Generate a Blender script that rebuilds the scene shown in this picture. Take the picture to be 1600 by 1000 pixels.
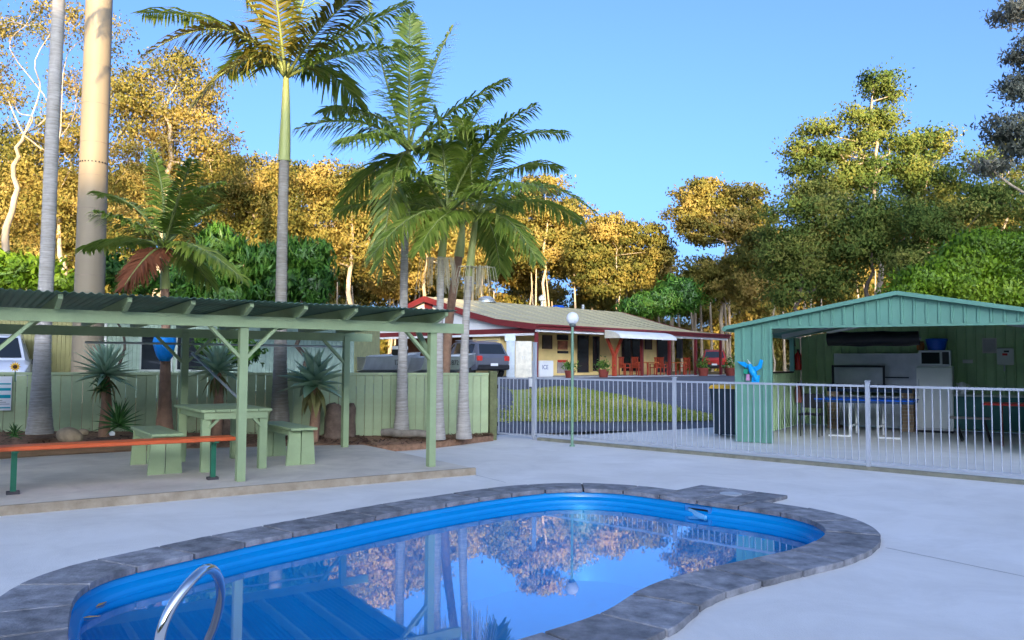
import bpy, bmesh, math, random
import numpy as np
from mathutils import Vector, Matrix, Euler
from mathutils.geometry import tessellate_polygon
R = math.radians
random.seed(7); rng = np.random.default_rng(11)
for o in list(bpy.data.objects): bpy.data.objects.remove(o)
SC = bpy.context.scene
COL = SC.collection

# ------------------------------------------------------------------ camera, sky, sun, exposure
F = 1265.0                                   # focal length in photo pixels (1600 wide)
CAM_H = 1.49
cam_d = bpy.data.cameras.new('camera'); cam = bpy.data.objects.new('camera', cam_d); COL.objects.link(cam)
cam_d.sensor_width = 36; cam_d.lens = 36*F/1600; cam_d.clip_start = .05; cam_d.clip_end = 2000
cam.location = (0, 0, CAM_H); cam.rotation_euler = (R(90+2.99), R(-.35), 0)
SC.camera = cam
SUN_EL, SUN_AZ = 7.0, 8.0                   # the sun stands low behind the camera, a little to the right
w = bpy.data.worlds.new('World'); SC.world = w; w.use_nodes = True
nt = w.node_tree; bg = nt.nodes['Background']
sky = nt.nodes.new('ShaderNodeTexSky'); sky.sky_type = 'NISHITA'; sky.sun_disc = False
sky.sun_elevation = R(SUN_EL); sky.sun_rotation = R(180-SUN_AZ); sky.ozone_density = 3.0; sky.air_density = .39; sky.dust_density = 5.0
nt.links.new(sky.outputs[0], bg.inputs[0]); bg.inputs[1].default_value = .15
sl = bpy.data.lights.new('sun', 'SUN'); sl.energy = 2.2; sl.angle = R(.6); sl.color = (1, .76, .44)
so = bpy.data.objects.new('sun', sl); COL.objects.link(so)
ray_dir = Vector((-math.sin(R(SUN_AZ))*math.cos(R(SUN_EL)), math.cos(R(SUN_AZ))*math.cos(R(SUN_EL)), -math.sin(R(SUN_EL))))
so.rotation_euler = ray_dir.to_track_quat('-Z', 'Y').to_euler(); so.location = (10, -60, 40)
vs = SC.view_settings; vs.view_transform = 'Standard'; vs.look = 'None'; vs.gamma = 1; vs.exposure = 2.48; vs.use_curve_mapping = False
SC.render.engine = 'CYCLES'; SC.cycles.max_bounces = 8; SC.cycles.transparent_max_bounces = 24
SC.render.resolution_x = 1024; SC.render.resolution_y = 640

# ------------------------------------------------------------------ pixel -> place
CM = Euler(cam.rotation_euler).to_matrix()
def ray(px, py): return CM @ Vector(((px-800)/F, -(py-500)/F, -1))
def gp(px, py, z=0.0):
    d = ray(px, py); t = (z-CAM_H)/d.z; return Vector((d.x*t, d.y*t, z))
def at(px, py, Y):
    d = ray(px, py); t = Y/d.y; return Vector((d.x*t, Y, CAM_H+d.z*t))
def sst(a, b, x):
    t = min(1, max(0, (x-a)/(b-a))); return t*t*(3-2*t)
def tz(x, y):                                 # the land rises gently behind the pool area
    k = sst(-2.5, .5, x)
    lo = 16.6+1.6*k; hi = 18.2+18.8*k
    fy = y - (0 if x > -.42 else (x+.42)*.30)   # follows the garden fence on the left
    return (.40+.36*sst(-10, -5.5, x))*sst(lo, hi, fy) + .004*max(0, y-50)
def gt(px, py):
    d = ray(px, py); t = 5.0
    while t < 400:
        p = d*t
        if CAM_H+p.z <= tz(p.x, p.y): break
        t += .05
    p = d*t; return Vector((p.x, p.y, tz(p.x, p.y)))
class Frame:
    def __init__(s, o, ang): s.o = Vector(o); s.a = ang; s.M = Matrix.Translation(s.o) @ Matrix.Rotation(ang, 4, 'Z'); s.I = s.M.inverted()
    def y(s, px, py, yl):                     # pixel -> local point on the plane y = yl
        c = s.I @ Vector((0, 0, CAM_H)); d = s.I.to_3x3() @ ray(px, py); t = (yl-c.y)/d.y; return c+d*t
    def x(s, px, py, xl):
        c = s.I @ Vector((0, 0, CAM_H)); d = s.I.to_3x3() @ ray(px, py); t = (xl-c.x)/d.x; return c+d*t
    def loc(s, p): return s.I @ Vector(p)

# ------------------------------------------------------------------ materials
MATS = {}
def M(name, col, rough=.7, var=.18, scale=4., bump=0., bscale=60., metal=0., col2=None, spec=.35, rnd=0., trans=0., tone=None, stretch=None, coat=0., stain=None):
    if name in MATS: return MATS[name]
    m = bpy.data.materials.new(name); m.use_nodes = True; n = m.node_tree.nodes; L = m.node_tree.links
    b = n['Principled BSDF']; b.inputs['Roughness'].default_value = rough; b.inputs['Metallic'].default_value = metal
    b.inputs['Specular IOR Level'].default_value = spec; b.inputs['Coat Weight'].default_value = coat
    tc = n.new('ShaderNodeTexCoord'); src = tc.outputs['Object']
    if stretch:
        mp = n.new('ShaderNodeMapping'); mp.inputs['Scale'].default_value = stretch; L.new(src, mp.inputs[0]); src = mp.outputs[0]
    if tone:
        a = n.new('ShaderNodeAttribute'); a.attribute_name = 'tone'
        cr = n.new('ShaderNodeValToRGB'); el = cr.color_ramp.elements
        el[0].color = (*tone[0], 1); el[1].color = (*tone[-1], 1)
        for i, c in enumerate(tone[1:-1]): e = el.new((i+1)/(len(tone)-1)); e.color = (*c, 1)
        L.new(a.outputs['Fac'], cr.inputs[0]); out = cr.outputs[0]
    else:
        t = n.new('ShaderNodeTexNoise'); t.inputs['Scale'].default_value = scale; t.inputs['Detail'].default_value = 7; t.inputs['Roughness'].default_value = .62
        L.new(src, t.inputs['Vector'])
        mr = n.new('ShaderNodeMapRange'); mr.inputs[1].default_value = .3; mr.inputs[2].default_value = .7; L.new(t.outputs[0], mr.inputs[0])
        mx = n.new('ShaderNodeMix'); mx.data_type = 'RGBA'
        c2 = col2 or tuple(c*(1+var) for c in col); c1 = col if col2 else tuple(c*(1-var) for c in col)
        mx.inputs[6].default_value = (*c1, 1); mx.inputs[7].default_value = (*c2, 1)
        L.new(mr.outputs[0], mx.inputs[0]); out = mx.outputs[2]
    if stain:
        t3 = n.new('ShaderNodeTexNoise'); t3.inputs['Scale'].default_value = stain[0]; t3.inputs['Detail'].default_value = 9; t3.inputs['Roughness'].default_value = .7; t3.inputs['Distortion'].default_value = .6
        L.new(tc.outputs['Object'], t3.inputs['Vector']); m3 = n.new('ShaderNodeMapRange'); m3.inputs[1].default_value = .42; m3.inputs[2].default_value = .72; m3.inputs[3].default_value = 0; m3.inputs[4].default_value = stain[1]
        L.new(t3.outputs[0], m3.inputs[0]); x3 = n.new('ShaderNodeMix'); x3.data_type = 'RGBA'; x3.inputs[7].default_value = (*stain[2], 1); L.new(m3.outputs[0], x3.inputs[0]); L.new(out, x3.inputs[6]); out = x3.outputs[2]
    if rnd:
        oi = n.new('ShaderNodeObjectInfo'); r2 = n.new('ShaderNodeMapRange'); r2.inputs[3].default_value = 1-rnd; r2.inputs[4].default_value = 1+rnd
        L.new(oi.outputs['Random'], r2.inputs[0]); h = n.new('ShaderNodeHueSaturation'); L.new(r2.outputs[0], h.inputs['Value']); L.new(out, h.inputs['Color']); out = h.outputs[0]
    L.new(out, b.inputs['Base Color'])
    if bump:
        t2 = n.new('ShaderNodeTexNoise'); t2.inputs['Scale'].default_value = bscale; t2.inputs['Detail'].default_value = 5; L.new(src, t2.inputs['Vector'])
        bp = n.new('ShaderNodeBump'); bp.inputs['Strength'].default_value = bump; bp.inputs['Distance'].default_value = .02
        L.new(t2.outputs[0], bp.inputs['Height']); L.new(bp.outputs[0], b.inputs['Normal'])
    if trans:
        tr = n.new('ShaderNodeBsdfTranslucent'); L.new(out, tr.inputs[0]); ms = n.new('ShaderNodeMixShader'); ms.inputs[0].default_value = trans
        o_ = n['Material Output']; L.new(b.outputs[0], ms.inputs[1]); L.new(tr.outputs[0], ms.inputs[2]); L.new(ms.outputs[0], o_.inputs[0])
    MATS[name] = m; return m
sage = M('sage_paint', (.325, .41, .21), .55, .10, 3, .15, 60, rnd=.07, stain=(5, .4, (.27, .32, .17)))
sage_d = M('green_roof_steel', (.07, .14, .10), .45, .2, 2)
fence_m = M('fence_green', (.45, .54, .29), .55, .12, 2.5, .05, 60, rnd=.09, stain=(3, .4, (.34, .33, .18)))
shed_m = M('shed_green', (.135, .31, .225), .45, .08, 2, stain=(2.5, .35, (.15, .29, .19)))
shed_in = M('shed_inside_green', (.46, .64, .34), .5, .12, 2)
conc = M('concrete', (.74, .69, .62), .85, .10, .45, .25, 90, col2=(.84, .80, .75), stain=(1.1, .5, (.56, .52, .47)))
slab_m = M('slab_concrete', (.62, .54, .44), .85, .12, 1.2, .25, 90, col2=(.76, .67, .55), stain=(1.6, .5, (.40, .34, .27)))
kerb_m = M('kerb_concrete', (.26, .20, .13), .9, .2, 6, .3, 60, col2=(.44, .36, .26))
cope_m = M('coping_stone', (.11, .11, .115), .75, .3, 7, .55, 35, col2=(.34, .335, .35), rnd=.2)
pool_m = M('pool_gelcoat', (.0, .25, .60), .22, .06, 1.5, spec=.5)
soil_m = M('mulch', (.20, .11, .06), .95, .3, 14, .9, 30, col2=(.40, .22, .13))
asph = M('asphalt', (.12, .122, .135), .85, .2, 3, .3, 120)
lawn_m = M('lawn_grass', (.28, .33, .06), .9, .3, 3, .6, 60, col2=(.46, .46, .12))
dry_m = M('dry_grass', (.20, .14, .05), .95, .3, .6, .6, 20, col2=(.36, .25, .09))
bark = M('gum_bark', (.34, .25, .15), .8, .3, 3, .4, 20, col2=(.56, .44, .30), stretch=(1, 1, .3))
bark_d = M('dark_bark', (.10, .075, .055), .9, .3, 6, .6, 25, stretch=(1, 1, .3))
palm_bark = M('palm_trunk', (.24, .21, .16), .85, .25, 9, .5, 40, col2=(.46, .41, .34), stretch=(.6, .6, 7), stain=(4, .5, (.22, .18, .13)))
palm_pale = M('palm_trunk_pale', (.36, .31, .25), .85, .25, 9, .5, 40, col2=(.66, .61, .54), stretch=(.6, .6, 7), stain=(5, .5, (.26, .22, .17)))
palm_brown = M('palm_trunk_brown', (.36, .20, .12), .85, .25, 9, .5, 40)
palm_shaft = M('palm_crownshaft', (.34, .38, .10), .45, .15, 3, stretch=(1, 1, .2), col2=(.44, .45, .16))
chrome = M('stainless', (.75, .75, .75), .12, .03, 3, metal=1)
galv = M('pool_fence_paint', (.42, .44, .48), .35, .06, 3)
cream = M('cream_wall', (.84, .64, .27), .8, .08, 2)
maroon = M('maroon_paint', (.17, .022, .022), .5, .12, 3)
roof_b = M('beige_roof', (.50, .44, .26), .55, .08, .6)
white = M('white_paint', (.78, .78, .76), .5, .05, 2)
dark = M('dark_void', (.012, .012, .013), .6, .2, 3)
glassd = M('dark_glass', (.02, .025, .03), .06, .1, 1, spec=.6)
rubber = M('rubber', (.02, .02, .02), .8, .2, 10)
black = M('black_plastic', (.018, .018, .02), .45, .2, 4)
steel = M('stainless_dull', (.45, .46, .47), .35, .12, 4, metal=.9)
alu = M('aluminium', (.50, .52, .52), .4, .12, 3, metal=.6)
orange = M('orange_paint', (.62, .11, .03), .45, .12, 5)
gpost = M('green_post_paint', (.02, .14, .075), .4, .12, 5)
wood = M('weathered_timber', (.24, .15, .085), .85, .3, 6, .4, 40, stretch=(.3, 3, 3))
timber_red = M('red_timber', (.42, .06, .025), .55, .25, 5)
brick_m = M('brick', (.34, .24, .16), .85, .2, 8, .3, 60, rnd=.2)
mortar = M('mortar', (.40, .38, .35), .9, .1, 10)
blue_p = M('blue_plastic', (.0, .08, .48), .35, .1, 3)
cyan_p = M('bright_blue_plastic', (.0, .33, .72), .35, .1, 3)
red_p = M('red_paint', (.55, .03, .02), .35, .1, 3)
yellow_p = M('yellow_plastic', (.72, .40, .03), .45, .1, 3)
paper = M('paper', (.62, .60, .55), .8, .08, 3)
teal = M('teal_print', (.0, .33, .38), .6, .05, 3)
rockm = M('rock', (.36, .27, .17), .9, .3, 8, .8, 14)
gum_leaf = M('gum_leaf', None, .8, trans=.5, tone=((.10, .12, .03), (.21, .20, .045), (.40, .31, .075), (.58, .41, .13)), spec=.08)
gum_dark = M('gum_leaf_dark', None, .8, trans=.45, tone=((.07, .12, .03), (.13, .19, .042), (.22, .25, .055), (.36, .33, .08)), spec=.08)
gum_blue = M('gum_leaf_blue', None, .5, trans=.4, tone=((.11, .12, .09), (.20, .21, .15), (.34, .30, .22)), spec=.3)
palm_leaf = M('palm_leaf', None, .38, trans=.45, tone=((.12, .20, .03), (.27, .36, .05), (.48, .52, .11)), spec=.45)
palm_gold = M('palm_leaf_gold', None, .4, trans=.3, tone=((.10, .11, .015), (.22, .19, .03), (.32, .24, .04)), spec=.4)
dead_leaf = M('dead_frond', None, .8, trans=.15, tone=((.12, .035, .012), (.25, .08, .03)))
lush = M('lush_leaf', None, .4, trans=.25, tone=((.02, .07, .01), (.06, .17, .02), (.11, .26, .03), (.24, .38, .05)), spec=.4)
vine = M('vine_leaf', None, .45, trans=.3, tone=((.09, .18, .01), (.20, .34, .015), (.34, .46, .03)), spec=.35)
cream_fl = M('palm_flower', (.50, .45, .30), .8, .2, 8)
agave_m = M('agave_leaf', (.30, .45, .28), .45, .2, 3, rnd=.2, col2=(.46, .60, .40))
agave_y = M('agave_leaf_old', (.24, .22, .07), .6, .3, 3, rnd=.2)

# ------------------------------------------------------------------ mesh helpers
class MB:
    def __init__(s): s.v = []; s.f = []
    def add(s, v, f):
        b = len(s.v); s.v += [tuple(p) for p in v]; s.f += [tuple(i+b for i in q) for q in f]; return s
    def box(s, c, d, rz=0, Mx=None, ch=0):
        x, y, z = d[0]/2, d[1]/2, d[2]/2
        if ch:
            h = ch; v = []
            for zz, k in ((-z, h), (-z+h, 0), (z-h, 0), (z, h)):
                for a, b in ((-x+k+ (0 if k else 0), -y+k), (x-k, -y+k), (x-k, y-k), (-x+k, y-k)): v.append(Vector((a, b, zz)))
            f = [(3, 2, 1, 0), (12, 13, 14, 15)]
            for r in range(3):
                for i in range(4): j = (i+1) % 4; f.append((r*4+i, r*4+j, r*4+4+j, r*4+4+i))
        else:
            v = [Vector(p) for p in ((-x, -y, -z), (x, -y, -z), (x, y, -z), (-x, y, -z), (-x, -y, z), (x, -y, z), (x, y, z), (-x, y, z))]
            f = [(3, 2, 1, 0), (4, 5, 6, 7), (0, 1, 5, 4), (1, 2, 6, 5), (2, 3, 7, 6), (3, 0, 4, 7)]
        m = Matrix.Translation(Vector(c)) @ (Mx if Mx is not None else Matrix.Rotation(rz, 4, 'Z'))
        return s.add([m @ p for p in v], f)
    def b2(s, lo, hi): return s.box([(a+b)/2 for a, b in zip(lo, hi)], [abs(b-a) for a, b in zip(lo, hi)])
    def beam(s, p, q, w, h, up=(0, 0, 1)):
        p = Vector(p); q = Vector(q); d = (q-p).normalized(); u = Vector(up)
        if abs(d.dot(u)) > .98: u = Vector((0, 1, 0))
        sx = d.cross(u).normalized(); u = sx.cross(d)
        v = [e + sx*a*w/2 + u*b*h/2 for e in (p, q) for a, b in ((-1, -1), (1, -1), (1, 1), (-1, 1))]
        return s.add(v, [(0, 1, 2, 3), (7, 6, 5, 4), (0, 4, 5, 1), (1, 5, 6, 2), (2, 6, 7, 3), (3, 7, 4, 0)])
    def tube(s, path, rad, n=8, cap=True):
        P = [Vector(p) for p in path]; k = len(P)
        if not hasattr(rad, '__len__'): rad = [rad]*k
        v = []; pu = None
        for i, p in enumerate(P):
            t = (P[min(i+1, k-1)]-P[max(i-1, 0)]).normalized()
            if pu is None: u = t.orthogonal().normalized()
            else: u = (pu - t*pu.dot(t)); u = u.normalized() if u.length > 1e-6 else t.orthogonal().normalized()
            pu = u; b = t.cross(u)
            for j in range(n): a = 2*math.pi*j/n; v.append(p+(u*math.cos(a)+b*math.sin(a))*rad[i])
        f = [(i*n+j, i*n+(j+1) % n, (i+1)*n+(j+1) % n, (i+1)*n+j) for i in range(k-1) for j in range(n)]
        if cap: f += [tuple(range(n-1, -1, -1)), tuple((k-1)*n+j for j in range(n))]
        return s.add(v, f)
    def lathe(s, prof, n=16, c=(0, 0, 0)):
        v = []; k = len(prof)
        for r, z in prof:
            for j in range(n): a = 2*math.pi*j/n; v.append((c[0]+r*math.cos(a), c[1]+r*math.sin(a), c[2]+z))
        f = [(i*n+j, i*n+(j+1) % n, (i+1)*n+(j+1) % n, (i+1)*n+j) for i in range(k-1) for j in range(n)]
        f += [tuple(range(n-1, -1, -1)), tuple((k-1)*n+j for j in range(n))]
        return s.add(v, f)
    def prism(s, poly, z0, z1):
        n = len(poly); v = [(p[0], p[1], z0) for p in poly]+[(p[0], p[1], z1) for p in poly]
        tr = tessellate_polygon([[Vector((p[0], p[1], 0)) for p in poly]])
        f = [tuple(t) for t in tr]+[tuple(i+n for i in t) for t in tr]+[(i, (i+1) % n, (i+1) % n+n, i+n) for i in range(n)]
        return s.add(v, f)
    def ribbed(s, x0, x1, zlo, zhi, y, pitch=.19, dep=.025, base=.008):   # trapezoid-ribbed steel cladding in the xz plane, ribs towards -y
        xs = []; x = x0
        while x < x1-1e-4:
            for dx, yy in ((0, 0), (pitch*.72, 0), (pitch*.79, -dep), (pitch*.93, -dep)):
                if x+dx <= x1: xs.append((x+dx, y+yy))
            x += pitch
        xs.append((x1, y)); n = len(xs); v = []
        for off in (0, base):
            for a, b in xs:
                v.append((a, b+off, zlo(a) if callable(zlo) else zlo)); v.append((a, b+off, zhi(a) if callable(zhi) else zhi))
        f = []
        for i in range(n-1):
            a = 2*i; f.append((a, a+2, a+3, a+1)); c = 2*n+2*i; f.append((c, c+1, c+3, c+2)); f.append((a, c, c+2, a+2)); f.append((a+1, a+3, c+3, c+1))
        f.append((0, 1, 2*n+1, 2*n)); e = 2*(n-1); f.append((e, 2*n+e, 2*n+e+1, e+1))
        return s.add(v, f)
    def xf(s, m): s.v = [tuple(m @ Vector(p)) for p in s.v]; return s
    def jit(s, a, seed):
        r_ = random.Random(seed); s.v = [(x+r_.uniform(-a, a), y+r_.uniform(-a, a), z+r_.uniform(-a, a)) for x, y, z in s.v]; return s
    def build(s, name, mat, parent=None, smooth=False, fix=True):
        me = bpy.data.meshes.new(name); me.from_pydata(s.v, [], s.f)
        if fix:
            bm = bmesh.new(); bm.from_mesh(me); bmesh.ops.recalc_face_normals(bm, faces=bm.faces); bm.to_mesh(me); bm.free()
        if smooth:
            me.shade_smooth() if smooth is True else me.shade_smooth()
            if smooth is not True:
                try: me.set_sharp_from_angle(angle=R(smooth))
                except Exception: pass
        me.materials.append(mat)
        o = bpy.data.objects.new(name, me); COL.objects.link(o)
        if parent is not None: o.parent = parent
        return o
def tag(o, label, cat, group=None):
    o['label'] = label; o['category'] = cat
    if group: o['group'] = group
    return o
def struct(o, label=None):
    o['kind'] = 'structure'
    if label: o['label'] = label
    return o
def thing(name, label, cat, loc=(0, 0, 0), rz=0, group=None):
    o = bpy.data.objects.new(name, None); COL.objects.link(o); o.location = loc; o.rotation_euler = (0, 0, rz); o.empty_display_size = .2
    return tag(o, label, cat, group)
def inst(src, parent=None, loc=None, rot=None, scale=None):
    o = src.copy(); COL.objects.link(o); o.parent = parent if parent is not None else src.parent
    if loc is not None: o.location = loc
    if rot is not None: o.rotation_euler = rot
    if scale is not None: o.scale = scale if hasattr(scale, '__len__') else (scale,)*3
    return o
def quadmesh(name, V, mat, tone=None, parent=None, nv=4, nrm=None):
    """V: (N*nv,3) corner array, nv-gons"""
    n = len(V)//nv; me = bpy.data.meshes.new(name)
    me.vertices.add(n*nv); me.vertices.foreach_set('co', np.ascontiguousarray(V, dtype=np.float32).ravel())
    me.loops.add(n*nv); me.loops.foreach_set('vertex_index', np.arange(n*nv, dtype=np.int32))
    me.polygons.add(n); me.polygons.foreach_set('loop_start', np.arange(0, n*nv, nv, dtype=np.int32))
    me.update(calc_edges=True)
    if tone is not None:
        a = me.attributes.new('tone', 'FLOAT', 'POINT'); a.data.foreach_set('value', np.repeat(tone, nv).astype(np.float32))
    if nrm is not None:                       # leaf normals bent outwards from their clump, for soft foliage
        a = me.attributes.new('custom_normal', 'FLOAT_VECTOR', 'POINT'); a.data.foreach_set('vector', np.repeat(nrm, nv, axis=0).astype(np.float32).ravel())
    me.materials.append(mat); o = bpy.data.objects.new(name, me); COL.objects.link(o)
    if parent is not None: o.parent = parent
    return o
def text_mesh(name, txt, size, mat, parent, Mx, thick=.002):
    cu = bpy.data.curves.new('t', 'FONT'); cu.body = txt; cu.size = size; cu.align_x = 'CENTER'; cu.align_y = 'CENTER'; cu.extrude = thick
    ob = bpy.data.objects.new('t', cu); COL.objects.link(ob)
    dg = bpy.context.evaluated_depsgraph_get(); me = bpy.data.meshes.new_from_object(ob.evaluated_get(dg)); bpy.data.objects.remove(ob)
    me.transform(Mx); me.materials.clear(); me.materials.append(mat); me.name = name
    o = bpy.data.objects.new(name, me); COL.objects.link(o); o.parent = parent; return o

# ------------------------------------------------------------------ pool outline (photo pixels -> deck plane)
inner_px = [(107, 940), (112, 925), (150, 902), (200, 887), (300, 865), (400, 842), (500, 823), (600, 803), (700, 785), (800, 770), (875, 763), (950, 764), (1000, 769), (1100, 783), (1200, 796), (1260, 808), (1290, 821), (1297, 832), (1280, 845), (1240, 860), (1145, 880), (1080, 895), (1025, 912), (987, 930), (965, 950), (925, 967), (825, 997)]
pts = [gp(x, y, .045) for x, y in inner_px]
pts = [Vector((p.x, p.y, 0)) for p in pts]
pts += [Vector((-.38, 3.92, 0)), Vector((-.85, 3.62, 0)), Vector((-1.35, 3.50, 0)), Vector((-1.85, 3.70, 0)), Vector((-2.25, 4.16, 0))]
def catmull(P, m=10):
    out = []; n = len(P)
    for i in range(n):
        a, b, c, d = P[i-1], P[i], P[(i+1) % n], P[(i+2) % n]
        for k in range(m):
            t = k/m; out.append(.5*((2*b)+(c-a)*t+(2*a-5*b+4*c-d)*t*t+(3*b-a-3*c+d)*t**3))
    return out
def resample(P, n):
    Q = P+[P[0]]; L = [0]
    for a, b in zip(Q, Q[1:]): L.append(L[-1]+(b-a).length)
    out = []; j = 0
    for i in range(n):
        s = L[-1]*i/n
        while L[j+1] < s: j += 1
        out.append(Q[j].lerp(Q[j+1], (s-L[j])/max(1e-9, L[j+1]-L[j])))
    return out, L[-1]
def smoothloop(P, it):
    n = len(P)
    for _ in range(it): P = [(P[i-1]+P[i]*2+P[(i+1) % n])/4 for i in range(n)]
    return P
dense, per = resample(catmull(pts), 240); dense = smoothloop(dense, 14); dense, per = resample(dense, 240)
area = sum(a.x*b.y-b.x*a.y for a, b in zip(dense, dense[1:]+dense[:1]))/2
if area < 0: dense.reverse()
def normals(P):
    n = len(P); out = []
    for i in range(n):
        t = (P[(i+1) % n]-P[i-1]).normalized(); out.append(Vector((t.y, -t.x, 0)))
    return out                                # outward for a counter-clockwise loop
NRM = normals(dense)
def offset(d, sm=0):
    P = [p+q*d for p, q in zip(dense, NRM)]
    return smoothloop(P, sm) if sm else P
COPE_W = .42
outer = offset(COPE_W, 2)

# ------------------------------------------------------------------ setting: ground, deck, roads
def sheet(name, poly, mat, off, step=1.2, hole=None, flat=None):
    bm = bmesh.new(); loops = [[Vector((p[0], p[1], 0)) for p in poly]]
    if hole: loops.append([Vector((p[0], p[1], 0)) for p in hole])
    allp = [p for l in loops for p in l]; vs_ = [bm.verts.new(p) for p in allp]
    for t in tessellate_polygon(loops):
        try: bm.faces.new([vs_[i] for i in t])
        except ValueError: pass
    if flat is None:
        xs = [p.x for p in allp]; ys = [p.y for p in allp]
        for k in range(int((max(xs)-min(xs))/step)):
            bmesh.ops.bisect_plane(bm, geom=bm.verts[:]+bm.edges[:]+bm.faces[:], plane_co=(min(xs)+(k+1)*step, 0, 0), plane_no=(1, 0, 0))
        for k in range(int((max(ys)-min(ys))/step)):
            bmesh.ops.bisect_plane(bm, geom=bm.verts[:]+bm.edges[:]+bm.faces[:], plane_co=(0, min(ys)+(k+1)*step, 0), plane_no=(0, 1, 0))
    for v in bm.verts: v.co.z = (tz(v.co.x, v.co.y) if flat is None else flat)+off
    for f in bm.faces:
        f.normal_update()
        if f.normal.z < 0: f.normal_flip()
    me = bpy.data.meshes.new(name); bm.to_mesh(me); bm.free(); me.materials.append(mat)
    o = bpy.data.objects.new(name, me); COL.objects.link(o); return struct(o)
gx = [-500, -250, -120, -80]+list(range(-60, 81, 1))+[100, 150, 300, 500]
gy = [-400, -200, -100, -60]+list(range(-40, 101, 1))+[120, 160, 250, 400, 700]
V = [(x, y, tz(x, y)-.03) for y in gy for x in gx]; nx = len(gx); Fq = []
for j in range(len(gy)-1):
    for i in range(nx-1):
        if gx[i] >= -4 and gx[i+1] <= 4 and gy[j] >= 2 and gy[j+1] <= 11: continue
        Fq.append((j*nx+i, j*nx+i+1, (j+1)*nx+i+1, (j+1)*nx+i))
g = MB().add(V, Fq).build('ground', dry_m, fix=False, smooth=True); struct(g, 'dry golden grass ground beyond the park road')
asph_poly = [gp(700, 679)[:2], (1.5, 16.9), (5.2, 19.3), (9.5, 22.5), (30, 24), (45, 60), (16, 58), (13.4, 50.4), (1.0, 37.8), (-8, 40), (-14, 34), (-9, 20), (-2, 18)]
sheet('driveway', asph_poly, asph, .0, 1.2)
lp = [(700, 659), (800, 659.5), (950, 660), (1060, 660), (1134, 658), (1125, 652), (1050, 637), (960, 617), (880, 604.5), (760, 601), (690, 601)]
sheet('lawn', [gt(*p)[:2] for p in lp], lawn_m, .03, 1.0)
def pip(x, y, P):
    c_ = False; j = len(P)-1
    for i in range(len(P)):
        if (P[i][1] > y) != (P[j][1] > y) and x < (P[j][0]-P[i][0])*(y-P[i][1])/(P[j][1]-P[i][1])+P[i][0]: c_ = not c_
        j = i
    return c_
LP = [gt(*p)[:2] for p in lp]; gv = []; gt_ = []; rg = random.Random(21)
bx0, bx1 = min(p[0] for p in LP), max(p[0] for p in LP); by0, by1 = min(p[1] for p in LP), max(p[1] for p in LP)
while len(gt_) < 26000:
    x = rg.uniform(bx0, bx1); y = rg.uniform(by0, by1)
    if not pip(x+rg.gauss(0, .10), y+rg.gauss(0, .18), LP): continue
    a = rg.uniform(0, 6.3); h_ = rg.uniform(.015, .045); w_ = rg.uniform(.012, .03); z = tz(x, y)+.028; lx, ly = rg.gauss(0, .03), rg.gauss(0, .03); c_, s_ = math.cos(a)*w_, math.sin(a)*w_
    gv += [(x-c_, y-s_, z), (x+c_, y+s_, z), (x+c_*.3+lx, y+s_*.3+ly, z+h_), (x-c_*.3+lx, y-s_*.3+ly, z+h_)]; gt_.append(min(1, max(0, .5+.35*math.sin(x*1.3)*math.sin(y*.9+1)+rg.gauss(0, .2))))
go = quadmesh('grass', np.array(gv), M('grass_blade', None, .6, trans=.3, tone=((.16, .22, .03), (.33, .38, .06), (.55, .48, .15))), np.array(gt_)); go['kind'] = 'stuff'; go['label'] = 'short patchy grass growing on the lawn behind the pool fence'
deck_poly = [(-15, -9), (17, -9), (17, 19.5), (9.8, 22.2), (5.2, 19.3), gp(780, 679)[:2], (-.42, 16.3), (-.5, 15.45), (-7, 13.2), (-15, 10.5)]
sheet('pool_deck', deck_poly, conc, .0, flat=0, hole=offset(COPE_W-.03, 2))
sheet('coping_bed', offset(COPE_W-.03, 2), M('mortar_bed', (.06, .055, .05), .9, .2, 9), .036, flat=0, hole=offset(.0))
def joint(a, b):
    p = gp(*a); q = gp(*b); d = (q-p).normalized(); s_ = Vector((-d.y, d.x, 0))*.004
    m = MB().add([p-s_+Vector((0, 0, .002)), q-s_+Vector((0, 0, .002)), q+s_+Vector((0, 0, .002)), p+s_+Vector((0, 0, .002))], [(0, 1, 2, 3)])
    return m
jm = M('joint_sealant', (.20, .19, .18), .9, .2, 6)
deck = bpy.data.objects['pool_deck']
for a, b in (((1384, 856), (1750, 932)), ((738, 741), (790, 754))):
    joint(a, b).build('expansion_joint', jm, deck)

# ------------------------------------------------------------------ swimming pool
pool = thing('swimming_pool', 'freeform blue fibreglass swimming pool with dark stone coping', 'swimming pool', (0, 0, 0))
m = MB(); rings = []
for d, z in ((.01, .004), (-.005, -.02), (-.01, -.05), (-.03, -.065), (-.06, -.078), (-.085, -.13), (-.11, -.6), (-.20, -.95), (-.45, -1.05)):
    rings.append([Vector((p.x, p.y, z)) for p in offset(d, 1 if d < -.1 else 0)])
n = 240; v = [p for r in rings for p in r]
f = [(i*n+j, i*n+(j+1) % n, (i+1)*n+(j+1) % n, (i+1)*n+j) for i in range(len(rings)-1) for j in range(n)]
k0 = (len(rings)-1)*n; f += [tuple(i+k0 for i in t) for t in tessellate_polygon([rings[-1]])]
m.add(v, f); m.build('shell', pool_m, pool, smooth=40, fix=True)
nst = max(20, round(per/.47)); sub = 6
ci, _ = resample(dense, nst*sub)
cn = normals(ci)
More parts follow.
